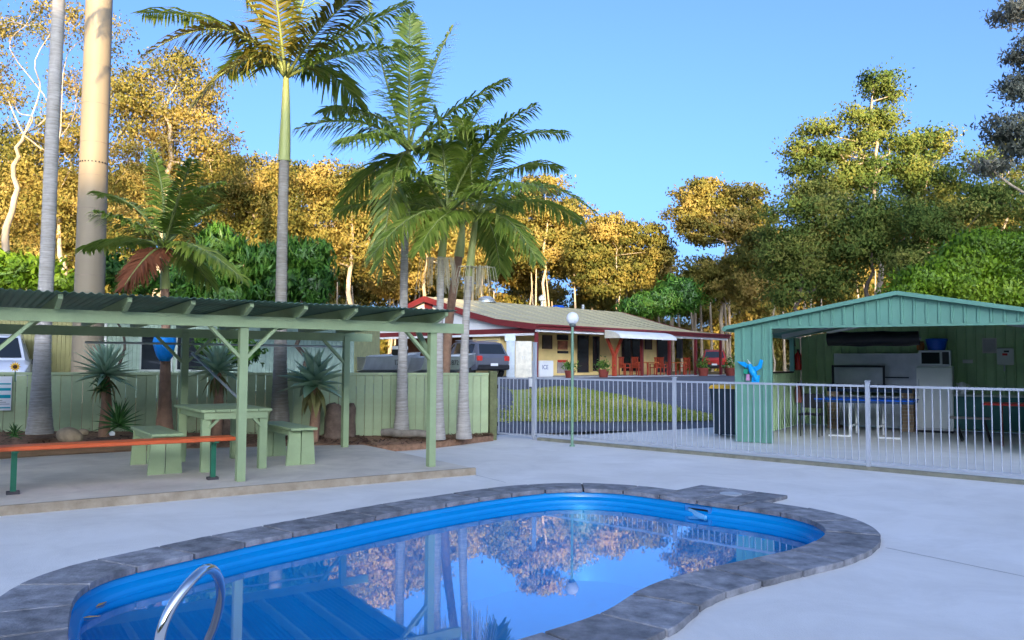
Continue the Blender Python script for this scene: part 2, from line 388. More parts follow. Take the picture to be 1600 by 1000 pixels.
for s in range(nst):
    idx = [(s*sub+k) % (nst*sub) for k in range(sub+1)]
    tin = []; tout = []
    for k, i in enumerate(idx):
        e = 0
        P = ci[i]; T = Vector((-cn[i].y, cn[i].x, 0))
        if k == 0: P = P+T*.011
        if k == sub: P = P-T*.011
        tin.append(P-cn[i]*.02); tout.append(P+cn[i]*(COPE_W+random.uniform(-.006, .006)))
    h = .045+random.uniform(-.003, .003); mm = MB(); lo = tin+tout[::-1]; nn = len(lo)
    c = sum(lo, Vector())/nn
    v = [Vector((p.x, p.y, .002)) for p in lo]+[Vector((p.x, p.y, h-.004)) for p in lo]+[Vector((p.x, p.y, h))+(c-p).normalized()*.004 for p in lo]
    f = [(i, (i+1) % nn, (i+1) % nn+nn, i+nn) for i in range(nn)]+[(i+nn, (i+1) % nn+nn, (i+1) % nn+2*nn, i+2*nn) for i in range(nn)]
    half = len(tin)
    for k in range(half-1): f.append((2*nn+k, 2*nn+k+1, 2*nn+nn-2-k, 2*nn+nn-1-k))
    f.append(tuple(range(nn-1, -1, -1)))
    mm.add(v, f).build('coping_stone', cope_m, pool)
# skimmer
ts = gp(1108, 801, -.12); k = min(range(240), key=lambda i: (dense[i]-Vector((ts.x, ts.y, 0))).length)
c = dense[k]; nr = NRM[k]; ang = math.atan2(nr.y, nr.x)
RM = Matrix.Translation((c.x, c.y, 0)) @ Matrix.Rotation(ang, 4, 'Z')
sk_o = MB().b2((-.008, -.125, -.215), (.012, .125, -.045)); sk_o.xf(RM)
skf = MB()
for lo, hi in (((-.04, -.15, -.035), (.02, .15, -.012)), ((-.04, -.15, -.215), (.02, .15, -.185)), ((-.04, -.15, -.185), (.02, -.12, -.035)), ((-.04, .12, -.185), (.02, .15, -.035))): skf.b2(lo, hi)
fr = skf.xf(RM).build('skimmer_frame', M('skimmer_blue', (.05, .22, .5), .4), pool)
MB().b2((-.02, -.12, -.185), (-.012, .12, -.035)).xf(RM).build('skimmer_mouth', dark, fr)
MB().beam((-.03, .11, -.07), (-.12, -.14, -.11), .02, .05).xf(RM).build('skimmer_flap', M('pale_blue_plastic', (.25, .55, .8), .4), fr)
for i in range(3):
    for j in range(2):
        a = COPE_W+.01+j*.3; b = -.5+i*.36
        MB().box((a+.145, b+.17, .021), (.29, .35, .04), ch=.006).xf(RM).build('skimmer_paver', cope_m, pool)
MB().lathe([(.12, 0), (.12, .006), (.10, .009)], 20, (COPE_W+.22, -.02, .042)).xf(RM).build('skimmer_lid', M('lid_plastic', (.42, .44, .46), .6), pool)
# water
wm = bpy.data.materials.new('pool_water'); wm.use_nodes = True; n_ = wm.node_tree.nodes; L = wm.node_tree.links
for q in list(n_):
    if q.type != 'OUTPUT_MATERIAL': n_.remove(q)
fz = n_.new('ShaderNodeFresnel'); fz.inputs[0].default_value = 3.0; gl = n_.new('ShaderNodeBsdfGlossy'); gl.inputs['Roughness'].default_value = .015
gl.inputs[0].default_value = (1, 1, 1, 1)
trn = n_.new('ShaderNodeBsdfTransparent'); trn.inputs[0].default_value = (.45, .88, .92, 1); mx = n_.new('ShaderNodeMixShader')
nz = n_.new('ShaderNodeTexNoise'); nz.inputs['Scale'].default_value = 3.0; nz.inputs['Detail'].default_value = 2; tcw = n_.new('ShaderNodeTexCoord'); L.new(tcw.outputs['Object'], nz.inputs['Vector'])
bw = n_.new('ShaderNodeBump'); bw.inputs['Strength'].default_value = .014; bw.inputs['Distance'].default_value = .02; L.new(nz.outputs[0], bw.inputs['Height'])
L.new(bw.outputs[0], gl.inputs['Normal']); L.new(bw.outputs[0], fz.inputs['Normal'])
geo = n_.new('ShaderNodeNewGeometry'); inv = n_.new('ShaderNodeMath'); inv.operation = 'SUBTRACT'; inv.inputs[0].default_value = 1; L.new(geo.outputs['Backfacing'], inv.inputs[1])
ml = n_.new('ShaderNodeMath'); ml.operation = 'MULTIPLY'; L.new(fz.outputs[0], ml.inputs[0]); L.new(inv.outputs[0], ml.inputs[1]); L.new(ml.outputs[0], mx.inputs[0])   # no total internal reflection, as the sheet does not refract
L.new(trn.outputs[0], mx.inputs[1]); L.new(gl.outputs[0], mx.inputs[2]); L.new(mx.outputs[0], n_['Material Output'].inputs[0])
wp = offset(-.07); wat = MB(); wat.add([Vector((p.x, p.y, -.10)) for p in wp], [tuple(range(240))])
wo = wat.build('water', wm, fix=False); struct(wo, 'still blue pool water mirroring sky and palms')
# chrome grab rail
hp = [at(243, 1190, 2.95), at(246, 1060, 2.95), at(249, 1005, 2.95), at(257, 972, 2.96), at(272, 942, 2.99), at(295, 912, 3.04), at(312, 895, 3.10), at(324, 889, 3.16), at(334, 892, 3.24), at(342, 905, 3.33), at(345, 928, 3.42), at(342, 952, 3.48), at(334, 980, 3.52), at(322, 1010, 3.55), at(312, 1060, 3.57), at(306, 1190, 3.58)]
def smooth_path(P, m=5):
    P = [Vector(p) for p in P]; out = []; n = len(P)
    for i in range(n-1):
        a, b, c, d = P[max(i-1, 0)], P[i], P[i+1], P[min(i+2, n-1)]
        for k in range(m):
            t = k/m; out.append(.5*((2*b)+(c-a)*t+(2*a-5*b+4*c-d)*t*t+(3*b-a-3*c+d)*t**3))
    return out+[P[-1]]
hr = thing('pool_handrail', 'chrome looped grab rail rising at the near left of the pool', 'handrail', (hp[0].x, hp[0].y, .045))
mi = Matrix.Translation(-Vector(hr.location))
MB().tube(smooth_path(hp), .019, 14).xf(mi).build('rail', chrome, hr, smooth=True)
MB().lathe([(.055, -.002), (.055, .008), (.03, .02), (.02, .022)], 16).build('flange', chrome, hr, smooth=40)
# a few leaves lying on the water
for i, (x, y) in enumerate(((140, 965), (158, 945))):
    p = gp(x, y, -.097); l = MB().add([(-.05, 0, .004), (0, -.015, .008), (.06, .004, .004), (0, .018, .007)], [(0, 1, 2, 3)]); l.v += [tuple(Vector(q)-Vector((0, 0, .003))) for q in l.v[:4]]; l.f += [(7, 6, 5, 4), (0, 4, 5, 1), (1, 5, 6, 2), (2, 6, 7, 3), (3, 7, 4, 0)]
    o = l.build('fallen_leaf', M('leaf_litter', (.5, .33, .12), .8)); o.location = p; o.rotation_euler = (0, 0, .4+i)
    tag(o, ('tan fallen leaf floating beside the left coping, nearer one', 'tan fallen leaf floating beside the left coping, farther one')[i], 'leaf', 'leaves floating on the pool')

# ------------------------------------------------------------------ picnic shelter
SLAB = .09
A = gp(375, 752, SLAB); B = gp(673, 729, SLAB)
PA = math.atan2(B.y-A.y, B.x-A.x); PF = Frame((A.x, A.y, 0), PA); BX = (B-A).length; BY = 2.9
k0 = PF.loc(gp(0, 809)); k1 = PF.loc(gp(735, 741)); ky = (k0.y+k1.y)/2
slab = struct(MB().prism([(-9, ky+.05), (k1.x, ky+.05), (k1.x+.02, 4.0), (-9, 4.0)], -.02, SLAB).xf(PF.M).build('paving_slab', slab_m))
m = MB(); xk = -9.0; sgn = random.Random(3)
kerb = MB().b2((-9, ky, -.02), (k1.x+.03, ky+.05, SLAB+.003)).xf(PF.M).build('kerb', kerb_m, slab)
sh = thing('picnic_shelter', 'sage green timber picnic shelter with corrugated roof beside the pool', 'shelter', (A.x, A.y, 0), PA)
PW = .095
xs = [-BX*2, -BX, 0, BX]
for i, x in enumerate(xs):
    for y in (0, BY):
        if i == 0 and y == 0: pass
        MB().box((x, y, (SLAB+1.9)/2+.0), (PW, PW, 1.9-SLAB), ch=.006).build('post', sage, sh)
FB0, FB1, BB0, BB1 = 1.88, 2.01, 1.82, 1.95
MB().b2((-BX*2-.4, -.03-PW/2+.0, FB0), (BX+.45, PW/2-.055, FB1)).build('front_beam', sage, sh)
MB().b2((-BX*2-.4, BY-.02, BB0), (BX+.45, BY+.02, BB1)).build('back_beam', sage, sh)
def rz_(y): return 2.155 - (y+.55)*.0215
RX1 = PF.y(716, 481, -.55).x
x = RX1-.12
while x > -BX*2-.6:
    MB().add([(x+a, y, z) for a in (-.022, .022) for y, z in ((-.46, rz_(-.46)-.06), (-.46, rz_(-.46)-.012), (3.2, rz_(3.2)-.012), (3.2, rz_(3.2)-.14), (-.2, rz_(-.2)-.14))], [(0, 1, 2, 3, 4), (9, 8, 7, 6, 5)]+[(i, (i+1) % 5, (i+1) % 5+5, i+5) for i in range(5)]).build('rafter', sage, sh)
    x -= .63
# corrugated sheets, each its own piece
x = RX1; i = 0
while x > -BX*2-.5:
    wd = .762; cs = []; N_ = 80
    for k in range(N_+1):
        xx = x-wd*k/N_; cs.append((xx, .009*math.cos(2*math.pi*(xx)/.0762)))
    v = []; off = .0012*(i % 2)
    for t in (0, .003):
        for xx, zz in cs:
            for y in (-.55, 3.35): v.append((xx, y, rz_(y)+zz+t+off))
    n = len(cs); f = []
    for k in range(n-1):
        a = 2*k; f += [(a, a+1, a+3, a+2), (2*n+a, 2*n+a+2, 2*n+a+3, 2*n+a+1), (a, a+2, 2*n+a+2, 2*n+a), (a+1, 2*n+a+1, 2*n+a+3, a+3)]
    MB().add(v, f).build('roof_sheet', sage_d, sh); x -= wd-.0001; i += 1
for i, x in enumerate(xs):                    # knee braces
    for y, zt in ((0, FB0), (BY, BB0)):
        for s in (-1, 1):
            if i == 3 and s == 1: continue
            MB().beam((x+s*.03, y-.0, zt-.36), (x+s*.40, y, zt+.02), .036, .07, up=(0, 1, 0)).build('brace', sage, sh)
for x in (BX,):
    MB().beam((x, .03, FB0-.36), (x, .40, FB0+.02), .04, .07, up=(1, 0, 0)).build('brace', sage, sh)
MB().tube([(-1.3, BY+.06, 1.73), (BX, BY+.06, 1.73)], .016, 8).build('rail', alu, sh)
a = PF.loc(at(300, 552, 11.6)); b = PF.loc(at(372, 622, 10.9))
MB().tube([a, b], .018, 8).build('strut', alu, sh)
# picnic table and benches
def table():
    t = thing('picnic_table', 'sage green slatted timber table under the shelter', 'table', PF.M @ Vector((.21, 1.65, SLAB)), PA)
    for i in range(5):
        MB().box((-.36+.18*i, 0, .765), (.172, 1.5, .035), ch=.005).build('plank', sage, t)
    for sx in (-1, 1):
        MB().b2((sx*.36-.018, -.66, .66), (sx*.36+.018, .66, .745)).build('apron', sage, t)
        MB().b2((-.40, sx*.70-.018, .66), (.40, sx*.70+.018, .746)).build('apron', sage, t)
        for sy in (-1, 1):
            MB().box((sx*.36, sy*.635, .33), (.10, .09, .66), ch=.005).build('leg', sage, t)
            MB().beam((sx*.33, sy*.685, .55), (sx*.22, sy*.685, .66), .03, .05, up=(0, 1, 0)).build('brace', sage, t)
table()
def bench(cx, label):
    t = thing('bench', label, 'bench', PF.M @ Vector((cx, 1.68, SLAB)), PA, 'benches at the picnic table')
    for s in (-1, 1): MB().box((s*.094, 0, .485), (.182, 1.42, .035), ch=.005).build('plank', sage, t)
    for sy in (-1, 1):
        for s in (-1, 1):
            m = MB(); y0 = sy*.58
            m.add([(s*.006, y0-.02, 0), (s*.20, y0-.02, 0), (s*.165, y0-.02, .466), (s*.006, y0-.02, .466), (s*.006, y0+.02, 0), (s*.20, y0+.02, 0), (s*.165, y0+.02, .466), (s*.006, y0+.02, .466)], [(0, 1, 2, 3), (7, 6, 5, 4), (0, 4, 5, 1), (1, 5, 6, 2), (2, 6, 7, 3), (3, 7, 4, 0)]).build('leg', sage, t)
    for s in (-1, 1): MB().b2((s*.14-.015, -.55, .40), (s*.14+.015, .55, .463)).build('rail', sage, t)
bench(-.60, 'sage green timber bench left of the picnic table, nearer the orange seat')
bench(1.12, 'sage green timber bench right of the picnic table, between two shelter posts')
# orange plank seat on green posts
s0 = gp(20, 772, SLAB); s1 = gp(332, 749, SLAB); d = (s1-s0); an = math.atan2(d.y, d.x); ln = d.length
ob = thing('plank_seat', 'long orange plank seat on two green steel posts', 'bench', s0, an)
for k in (0, 1): MB().box((ln*.35, -.075+.15*k, .478), (ln*1.52, .14, .045), ch=.008).build('plank', orange, ob)
for x in (-ln*.36, 0, ln):
    MB().b2((x-.027, -.03, .01), (x+.027, .03, .435)).build('post', gpost, ob)
    MB().b2((x-.06, -.05, 0), (x+.06, .05, .03)).build('foot', M('rusty_foot', (.07, .06, .06), .8), ob)
    MB().b2((x-.03, -.14, .435), (x+.03, .14, .454)).build('bracket', gpost, ob)

# ------------------------------------------------------------------ garden bed, garden fence
fl = at(0, 600, 12.8); fr_ = at(765, 600, 15.6)
FA = math.atan2(fr_.y-fl.y, fr_.x-fl.x); FF = Frame((fr_.x, fr_.y, 0), FA)     # local x negative to the left
def fenceY(px):
    p = FF.y(px, 600, 0); return (FF.M @ p).y
FLEN = 15.0
front = [gp(x, y, SLAB) for x, y in ((-420, 757), (-150, 731), (0, 716), (210, 703), (400, 698), (490, 696), (567, 695), (590, 699), (672, 693), (745, 684.5), (771, 681.5))]
bed = MB(); rows = 9
for i, p in enumerate(front):
    q = FF.loc(p); back = FF.M @ Vector((min(q.x, 0.), .3, 0)); k = sst(-1.5, -7, p.x)
    for j in range(rows):
        t = j/(rows-1); P = p.lerp(back, t); bump_ = random.uniform(-.015, .02) if 0 < j < rows-1 else 0
        bed.v.append((P.x, P.y, SLAB+.012+.10*k*min(1, t*5)+(.14*k+.03)*t+bump_))
for i in range(len(front)-1):
    for j in range(rows-1): bed.f.append((i*rows+j, (i+1)*rows+j, (i+1)*rows+j+1, i*rows+j+1))
for i, p in enumerate(front): bed.v.append((p.x, p.y, -.02))
nb_ = len(front)*rows
for i in range(len(front)-1): bed.f.append((nb_+i, nb_+i+1, (i+1)*rows, i*rows))
P = bed.v[(len(front)-1)*rows:len(front)*rows]; nb2 = len(bed.v)
for p in P: bed.v.append((p[0], p[1], -.02))
for j in range(rows-1): bed.f.append(((len(front)-1)*rows+j, nb2+j, nb2+j+1, (len(front)-1)*rows+j+1))
bo = bed.build('garden_bed', soil_m, fix=False, smooth=True); struct(bo, 'brown mulched garden bed along the green fence')
def bedz(px): return SLAB+.04+.24*sst(-1.5, -7, at(px, 600, 13).x)
# mulch chips and litter as uncountable stuff on the bed
V = []; T = []
for i in range(2600):
    k = random.random()*(len(front)-1.001); i0 = int(k); t = random.random()
    p = front[i0].lerp(front[i0+1], k-i0); q = FF.loc(p); back = FF.M @ Vector((min(q.x, 0.), 0, 0)); kk = sst(-1.5, -7, p.x); P = p.lerp(back, t)
    z = SLAB+.022+.10*kk*min(1, t*5)+(.14*kk+.03)*t; a = random.uniform(0, 6.3); l = random.uniform(.015, .06); wd = random.uniform(.008, .02)
    dx = Vector((math.cos(a), math.sin(a), random.uniform(-.3, .5)))*l; dy = Vector((-math.sin(a), math.cos(a), random.uniform(-.4, .4)))*wd
    c = Vector((P.x, P.y, z)); V += [c-dx, c-dy, c+dx, c+dy]; T.append(random.random())
mo = quadmesh('mulch', np.array([list(v) for v in V]), M('mulch_chips', None, .9, tone=((.06, .03, .02), (.16, .08, .045), (.34, .22, .12))), np.array(T)); mo['kind'] = 'stuff'; mo['label'] = 'bark mulch and dry leaf litter on the garden bed'
gf = thing('garden_fence', 'sage green vertical board fence behind the shelter garden', 'fence', (fr_.x, fr_.y, 0), FA)
bd = None; x = -.10
while x > -FLEN:
    if bd is None:
        bd = MB().box((0, 0, .66), (.148, .022, 1.16), ch=.005).build('board', fence_m, gf); bd.location = (x, 0, 0)
    else: inst(bd, gf, (x, random.uniform(-.004, .004), random.uniform(-.004, .004)))
    x -= .158
for k in range(7): MB().b2((-.02-(k+1)*FLEN/7, -.035, 1.242), (-.02-k*FLEN/7-.004, .035, 1.285)).build('cap_rail', fence_m, gf)
for k in range(6): MB().b2((-1.2-k*2.4-.05, .02, 0), (-1.2-k*2.4+.05, .11, 1.25)).build('post', fence_m, gf)
MB().box((.06, 0, .66), (.14, .14, 1.32), ch=.01).build('end_post', M('mossy_post', (.16, .17, .075), .85, .3, 8, .4), gf)
# sign on the fence
p = FF.loc(at(9, 588, fenceY(9))); q = FF.loc(at(18, 641, fenceY(18)))
sg = thing('notice_sign', 'white pool notice sign with teal stripes on the green fence', 'sign', FF.M @ Vector((q.x-.32, -.05, q.z)), FA)
hh = p.z-q.z; MB().b2((0, 0, 0), (.32, .012, hh)).build('panel', white, sg)
for k, (z0, z1) in enumerate(((.06, .10), (.36, .46), (.58, .66), (.76, .80))): MB().b2((.01, -.003, hh*z0), (.31, 0-.0005, hh*z1)).build('stripe', teal, sg)
for k in range(3): MB().b2((.03, -.003, hh*(.18+.055*k)), (.30-.05*k, -.0005, hh*(.195+.055*k))).build('text_line', M('grey_print', (.2, .2, .22), .7), sg)
# sunflower ornament on the fence
p = FF.loc(at(25, 573, fenceY(25)))
sf = thing('flower_ornament', 'yellow sunflower ornament on top of the green fence', 'ornament', FF.M @ Vector((p.x, -.03, 1.285)), FA); dz = p.z-1.285
for k in range(12):
    a = k*math.pi/6; MB().add([(0, 0, 0), (.035, -.01, .018), (.085, -.004, 0), (.035, -.01, -.018), (.035, .004, 0)], [(0, 1, 4), (1, 2, 4), (2, 3, 4), (3, 0, 4), (3, 2, 1, 0)]).xf(Matrix.Translation((0, -.02, dz)) @ Matrix.Rotation(a, 4, 'Y')).build('petal', M('petal_yellow', (.75, .42, .02), .6), sf)
MB().lathe([(.036, 0), (.03, .014), (.012, .02)], 12).xf(Matrix.Translation((0, -.022, dz)) @ Matrix.Rotation(R(90), 4, 'X')).build('flower_centre', M('flower_brown', (.09, .04, .015), .8), sf)
MB().tube([(0, -.01, dz), (0, 0, -.15)], .008, 6).build('stem', gpost, sf)
# timber sleepers edging the bed
for i, (a, b) in enumerate((((-330, 742), (-62, 721)), ((-58, 720.5), (212, 702.5)))):
    p = gp(*a, SLAB); q = gp(*b, SLAB); c = (p+q)/2; dd = q-p
    o = MB().box((0, 0, .075), (dd.length-.01, .09, .15), ch=.008).build('timber_sleeper', wood); o.location = c; o.rotation_euler = (0, 0, math.atan2(dd.y, dd.x))
    tag(o, ('brown timber sleeper edging the garden bed at the far left', 'brown timber sleeper edging the garden bed behind the orange seat')[i], 'sleeper', 'timber edging of the garden bed')
# rock, log, stumps
def blob(name, loc, sz, mat, seed, n=3, label='', cat='rock', amp=.22):
    bm = bmesh.new(); bmesh.ops.create_icosphere(bm, subdivisions=n, radius=1); r_ = random.Random(seed)
    ks = [(Vector((r_.uniform(-1, 1), r_.uniform(-1, 1), r_.uniform(-1, 1)))*2.2, r_.uniform(0, 6)) for _ in range(7)]
    for v in bm.verts:
        s = sum(math.sin(v.co.dot(k)+ph) for k, ph in ks)/7; v.co *= 1+s*amp*2
        v.co = Vector((v.co.x*sz[0], v.co.y*sz[1], max(-.55, v.co.z)*sz[2]))
    me = bpy.data.meshes.new(name); bm.to_mesh(me); bm.free(); me.materials.append(mat); me.shade_smooth()
    o = bpy.data.objects.new(name, me); COL.objects.link(o); o.location = loc
    return tag(o, label, cat)
p = at(112, 668, 12.0); blob('rock', (p.x, p.y, .36), (.19, .15, .13), rockm, 4, label='tan rock on the garden bed by the palm trunk')
blob('rock', at(130, 676, 12.1), (.09, .07, .06), rockm, 9, label='small brown stone right of the tan rock')
blob('rock', at(175, 656+22, 12.0), (.045, .04, .04), white, 2, label='small white pebble under the strappy plant')
p, q = at(597, 676, 14.55), at(682, 679, 14.3)
lg = MB().tube([p+(q-p)*k/6+Vector((0, 0, .012*math.sin(k*2))) for k in range(7)], [.07, .075, .07, .072, .068, .07, .06], 12).build('fallen_log', M('grey_log', (.27, .23, .18), .9, .3, 8, .6, 30), smooth=50); tag(lg, 'grey weathered log lying in front of the palm trunks', 'log')
for i, (px, py, Y, r, h, lb) in enumerate(((520, 676, 14.3, .15, .62, 'brown rough tree stump right of the spiky agave'), (546, 672, 14.6, .10, .60, 'slim brown tree stump against the fence'), (352, 676, 13.6, .17, .55, 'brown stump under the agave behind the table'))):
    c = at(px, py, Y); c.z = SLAB+.02
    o = MB().lathe([(r*1.25, 0), (r*1.05, h*.2), (r*.95, h*.6), (r, h*.93), (r*.6, h*1.02)], 14).xf(Matrix.Identity(4)).jit(.025, i).build('tree_stump', M('stump_bark', (.12, .08, .055), .9, .35, 7, 1., 18, col2=(.28, .19, .13)), smooth=50); o.location = c; tag(o, lb, 'stump')

# ------------------------------------------------------------------ pool fence, gate, lamp post
g0 = gp(777, 682); g1 = gp(1600, 757); GA = math.atan2(g1.y-g0.y, g1.x-g0.x); GF = Frame(g0, GA)
def gfx(px, py=700): return GF.y(px, py, 0).x
xg = gfx(835); xe = gfx(1600)+2.2
pf = thing('pool_fence', 'pale grey tubular pool fence running across to the green shed', 'fence', GF.M @ Vector((xg, 0, 0)), GA)
def tube_panel(par, x0, x1, top=1.2, bot=.10, nm='baluster'):
    MB().b2((x0, -.016, top-.032), (x1, .016, top)).build('top_rail', galv, par)
    MB().b2((x0, -.016, bot), (x1, .016, bot+.03)).build('bottom_rail', galv, par)
    n = round((x1-x0)/.1); src = None
    for i in range(1, n):
        x = x0+(x1-x0)*i/n
        if src is None: src = MB().tube([(0, 0, bot+.03), (0, 0, top-.032)], .0078, 8, cap=False).build(nm, galv, par, smooth=True); src.location = (x, 0, 0)
        else: inst(src, par, (x, 0, 0))
posts = [xg, gfx(1054), gfx(1357), xe]
for i, x in enumerate(posts):
    x -= xg; hgt = 1.86 if i == 0 else 1.24; wd = .062 if i == 0 else .052
    MB().box((x, 0, hgt/2), (wd, wd, hgt), ch=.004).build('post', galv, pf)
    MB().box((x, 0, hgt+.012), (wd+.012, wd+.012, .02), ch=.004).build('post_cap', galv, pf)
for a, b in zip(posts, posts[1:]): tube_panel(pf, a-xg+.035, b-xg-.035)
MB().b2((.1, -.04, .0), (xe-xg, .04, .055)).build('plinth', M('plinth', (.24, .23, .17), .9, .25, 6, .3), pf)
gate = thing('pool_gate', 'pale grey barred pool gate next to the mossy fence post', 'gate', GF.M @ Vector((0, 0, 0)), GA)
tube_panel(gate, .03, xg-.05, 1.19, .06, 'bar')
for x in (.03, xg-.05): MB().box((x, 0, .625), (.03, .03, 1.13)).build('stile', galv, gate)
MB().box((xg-.075, -.03, 1.1), (.05, .04, .16), ch=.005).build('latch', white, gate)
for z in (.25, 1.0): MB().box((.005, -.01, z), (.05, .04, .08), ch=.005).build('hinge', black, gate)
c = gp(894, 697.5); lp_ = thing('lamp_post', 'slim green lamp post with white globe in front of the pool fence', 'lamp post', c)
MB().lathe([(.05, 0), (.05, .02), (.03, .03), (.026, .06), (.024, 2.14)], 14).build('pole', M('lamp_green', (.20, .33, .22), .5), lp_, smooth=40)
MB().lathe([(.035, 2.13), (.06, 2.15), (.06, 2.18), (.045, 2.2)], 14).build('collar', M('lamp_collar', (.10, .12, .11), .5), lp_, smooth=40)
MB().lathe([(.045, 2.185)]+[(.112*math.sin(math.pi*k/14), 2.285-.112*math.cos(math.pi*k/14)) for k in range(2, 14)]+[(.01, 2.397)], 24).build('globe', M('opal_globe', (.85, .85, .86), .3, .02), lp_, smooth=True)

# ------------------------------------------------------------------ green barbecue shed
L0 = gp(1149, 690.5); SA = R(-31.5); S = Frame((L0.x, L0.y, 0), SA); SW, SD, EZ, RZ = 5.7, 5.6, 2.17, 2.70
def roofz(x): return EZ+(RZ-EZ)*(1-abs(x-SW/2)/(SW/2))
bs = thing('barbecue_shed', 'pale green steel gabled shed open to the pool', 'shed', (L0.x, L0.y, 0), SA)
MB().ribbed(0, .66, .01, lambda x: roofz(x)-.01, 0).build('front_panel', shed_m, bs)
MB().ribbed(.664, SW, 2.2, lambda x: max(roofz(x)-.01, 2.205), .0).build('gable_panel', shed_m, bs)
MB().ribbed(SW-.5, SW, .01, 2.195, .0).build('front_panel', shed_m, bs)
MB().b2((.66, -.03, .01), (.70, .06, 2.2)).build('jamb', shed_m, bs)
MB().b2((.70, -.005, 2.15), (SW-.5, .05, 2.199)).build('lintel', shed_m, bs)
def side(x0, x1, z0, z1, X, nm='side_panel', mat=shed_in):
    MB().ribbed(x0, x1, z0, z1, 0).xf(Matrix.Translation((X, 0, 0)) @ Matrix.Rotation(R(90), 4, 'Z')).build(nm, mat, bs)
side(.02, 2.35, .01, EZ-.04, .02); side(2.352, 4.6, .01, 1.28, .02); side(4.604, SD, .01, EZ-.04, .02)
side(.02, SD, .01, EZ-.04, SW-.02)
MB().b2((-.06, 2.35, 1.28), (.09, 4.6, 1.315)).build('sill', M('dark_timber', (.06, .04, .03), .8), bs)
MB().b2((.0, 4.56, 1.316), (.1, 4.66, EZ-.06)).build('jamb', shed_m, bs)
MB().ribbed(.06, SW-.06, .01, lambda x: roofz(x)-.03, SD-.03).build('back_panel', shed_in, bs)
for s in (0, 1):
    m = MB(); ys = (-.12, SD+.1); xs_ = (-.14, SW/2) if s == 0 else (SW/2, SW+.14); ny = 28; v = []
    prof = []
    y = ys[0]
    while y < ys[1]:
        for dy, zz in ((0, 0), (.14, 0), (.155, .025), (.18, .025)): prof.append((y+dy, zz))
        y += .195
    for t in (0, .006):
        for yy, zz in prof:
            for xx in xs_: v.append((xx, yy, roofz(xx)+zz+t))
    n = len(prof); f = []
    for k in range(n-1):
        a = 2*k; f += [(a, a+1, a+3, a+2), (2*n+a, 2*n+a+2, 2*n+a+3, 2*n+a+1), (a, a+2, 2*n+a+2, 2*n+a), (a+1, 2*n+a+1, 2*n+a+3, a+3)]
    m.add(v, f).build('roof_sheet', shed_m, bs)
for s in (-1, 1):
    m = MB(); a = (SW/2, -.125, RZ+.03); b = (SW/2+s*(SW/2+.16), -.125, EZ-.0)
    m.beam(a, b, .02, .07).build('barge_trim', shed_m, bs)
MB().tube([(-.17, -.1, EZ-.02), (-.17, SD, EZ-.03)], .045, 8).build('gutter', shed_m, bs)
for y in (1.6, 3.4):
    for s in (-1, 1): MB().beam((SW/2, y, RZ-.06), (SW/2+s*(SW/2-.1), y, EZ-.06), .05, .09).build('rafter', alu, bs)
# inside the shed -------------------------------------------------
def sthing(name, label, cat, lp, group=None): return thing(name, label, cat, S.M @ Vector(lp), SA, group)
fy = 4.55
xa, xb = S.y(1292, 640, fy).x, S.y(1428, 640, fy).x; bq = sthing('barbecue', 'brick barbecue with steel hotplate and hood at the back of the shed', 'barbecue', (xa, fy, 0)); bw_ = xb-xa
bsrc = None
for side_x in (0, bw_-.25):
    for c_ in range(12):
        for d_ in range(3):
            if d_ == 0 or c_ == 11 or True:
                lx = side_x+.125; ly = .055+d_*.23
                if bsrc is None: bsrc = MB().box((0, 0, .037), (.235, .215, .068), ch=.004).build('brick', brick_m, bq); bsrc.location = (lx, ly+.05, c_*.078)
                else: inst(bsrc, bq, (lx+random.uniform(-.004, .004), ly+.05, c_*.078))
    MB().b2((side_x+.012, .01, 0), (side_x+.238, .66, .93)).build('mortar_core', mortar, bq)
MB().b2((.25, .12, .08), (bw_-.25, .15, .78)).build('front_panel', M('grey_sheet', (.30, .34, .38), .6), bq)
MB().b2((.02, -.05, .94), (bw_-.02, .72, .99)).build('hotplate', black, bq)
MB().b2((.02, -.055, .86), (bw_-.02, -.02, .935)).build('fascia', M('dark_blue_paint', (.02, .05, .11), .5), bq)
MB().b2((.05, .70, .99), (bw_+.1, .73, 1.75)).build('splashback', steel, bq)
hx0, hx1 = .05, bw_*.66
for lo, hi in (((hx0, .4, 1.42), (hx1, .44, 1.47)), ((hx1-.05, .4, .99), (hx1, .44, 1.42)), ((hx0, .4, .99), (hx0+.05, .44, 1.42)), ((bw_*.66, .42, 1.18), (bw_*.93, .45, 1.21))): MB().b2(lo, hi).build('frame_bar', black, bq)
for k in range(9): MB().tube([(hx0+.1+k*.13, .0, 1.02), (hx0+.1+k*.13, .6, 1.02)], .012, 6).build('grill_bar', black, bq)
r0, r1 = S.y(1293, 530, 3.7), S.y(1436, 530, 3.7)
ro = sthing('rolled_awning', 'black rolled canvas awning hung above the barbecue', 'awning', (r0.x, 3.7, r0.z)); ln_ = r1.x-r0.x
MB().tube([(ln_*k/8, 0, .01*math.sin(k*1.7)) for k in range(9)], [.15, .16, .155, .165, .16, .165, .16, .16, .15], 14).build('canvas_roll', black, ro, smooth=50)
MB().tube([(-.03, 0, .0), (ln_+.04, 0, 0)], .03, 8).build('roller', steel, ro)
MB().beam((.0, -.05, .14), (ln_*.62, -.4, .33), .03, .05).build('arm', white, ro)
MB().beam((ln_*.62, -.4, .33), (ln_*.95, -.05, .33), .03, .05).build('arm', black, ro)
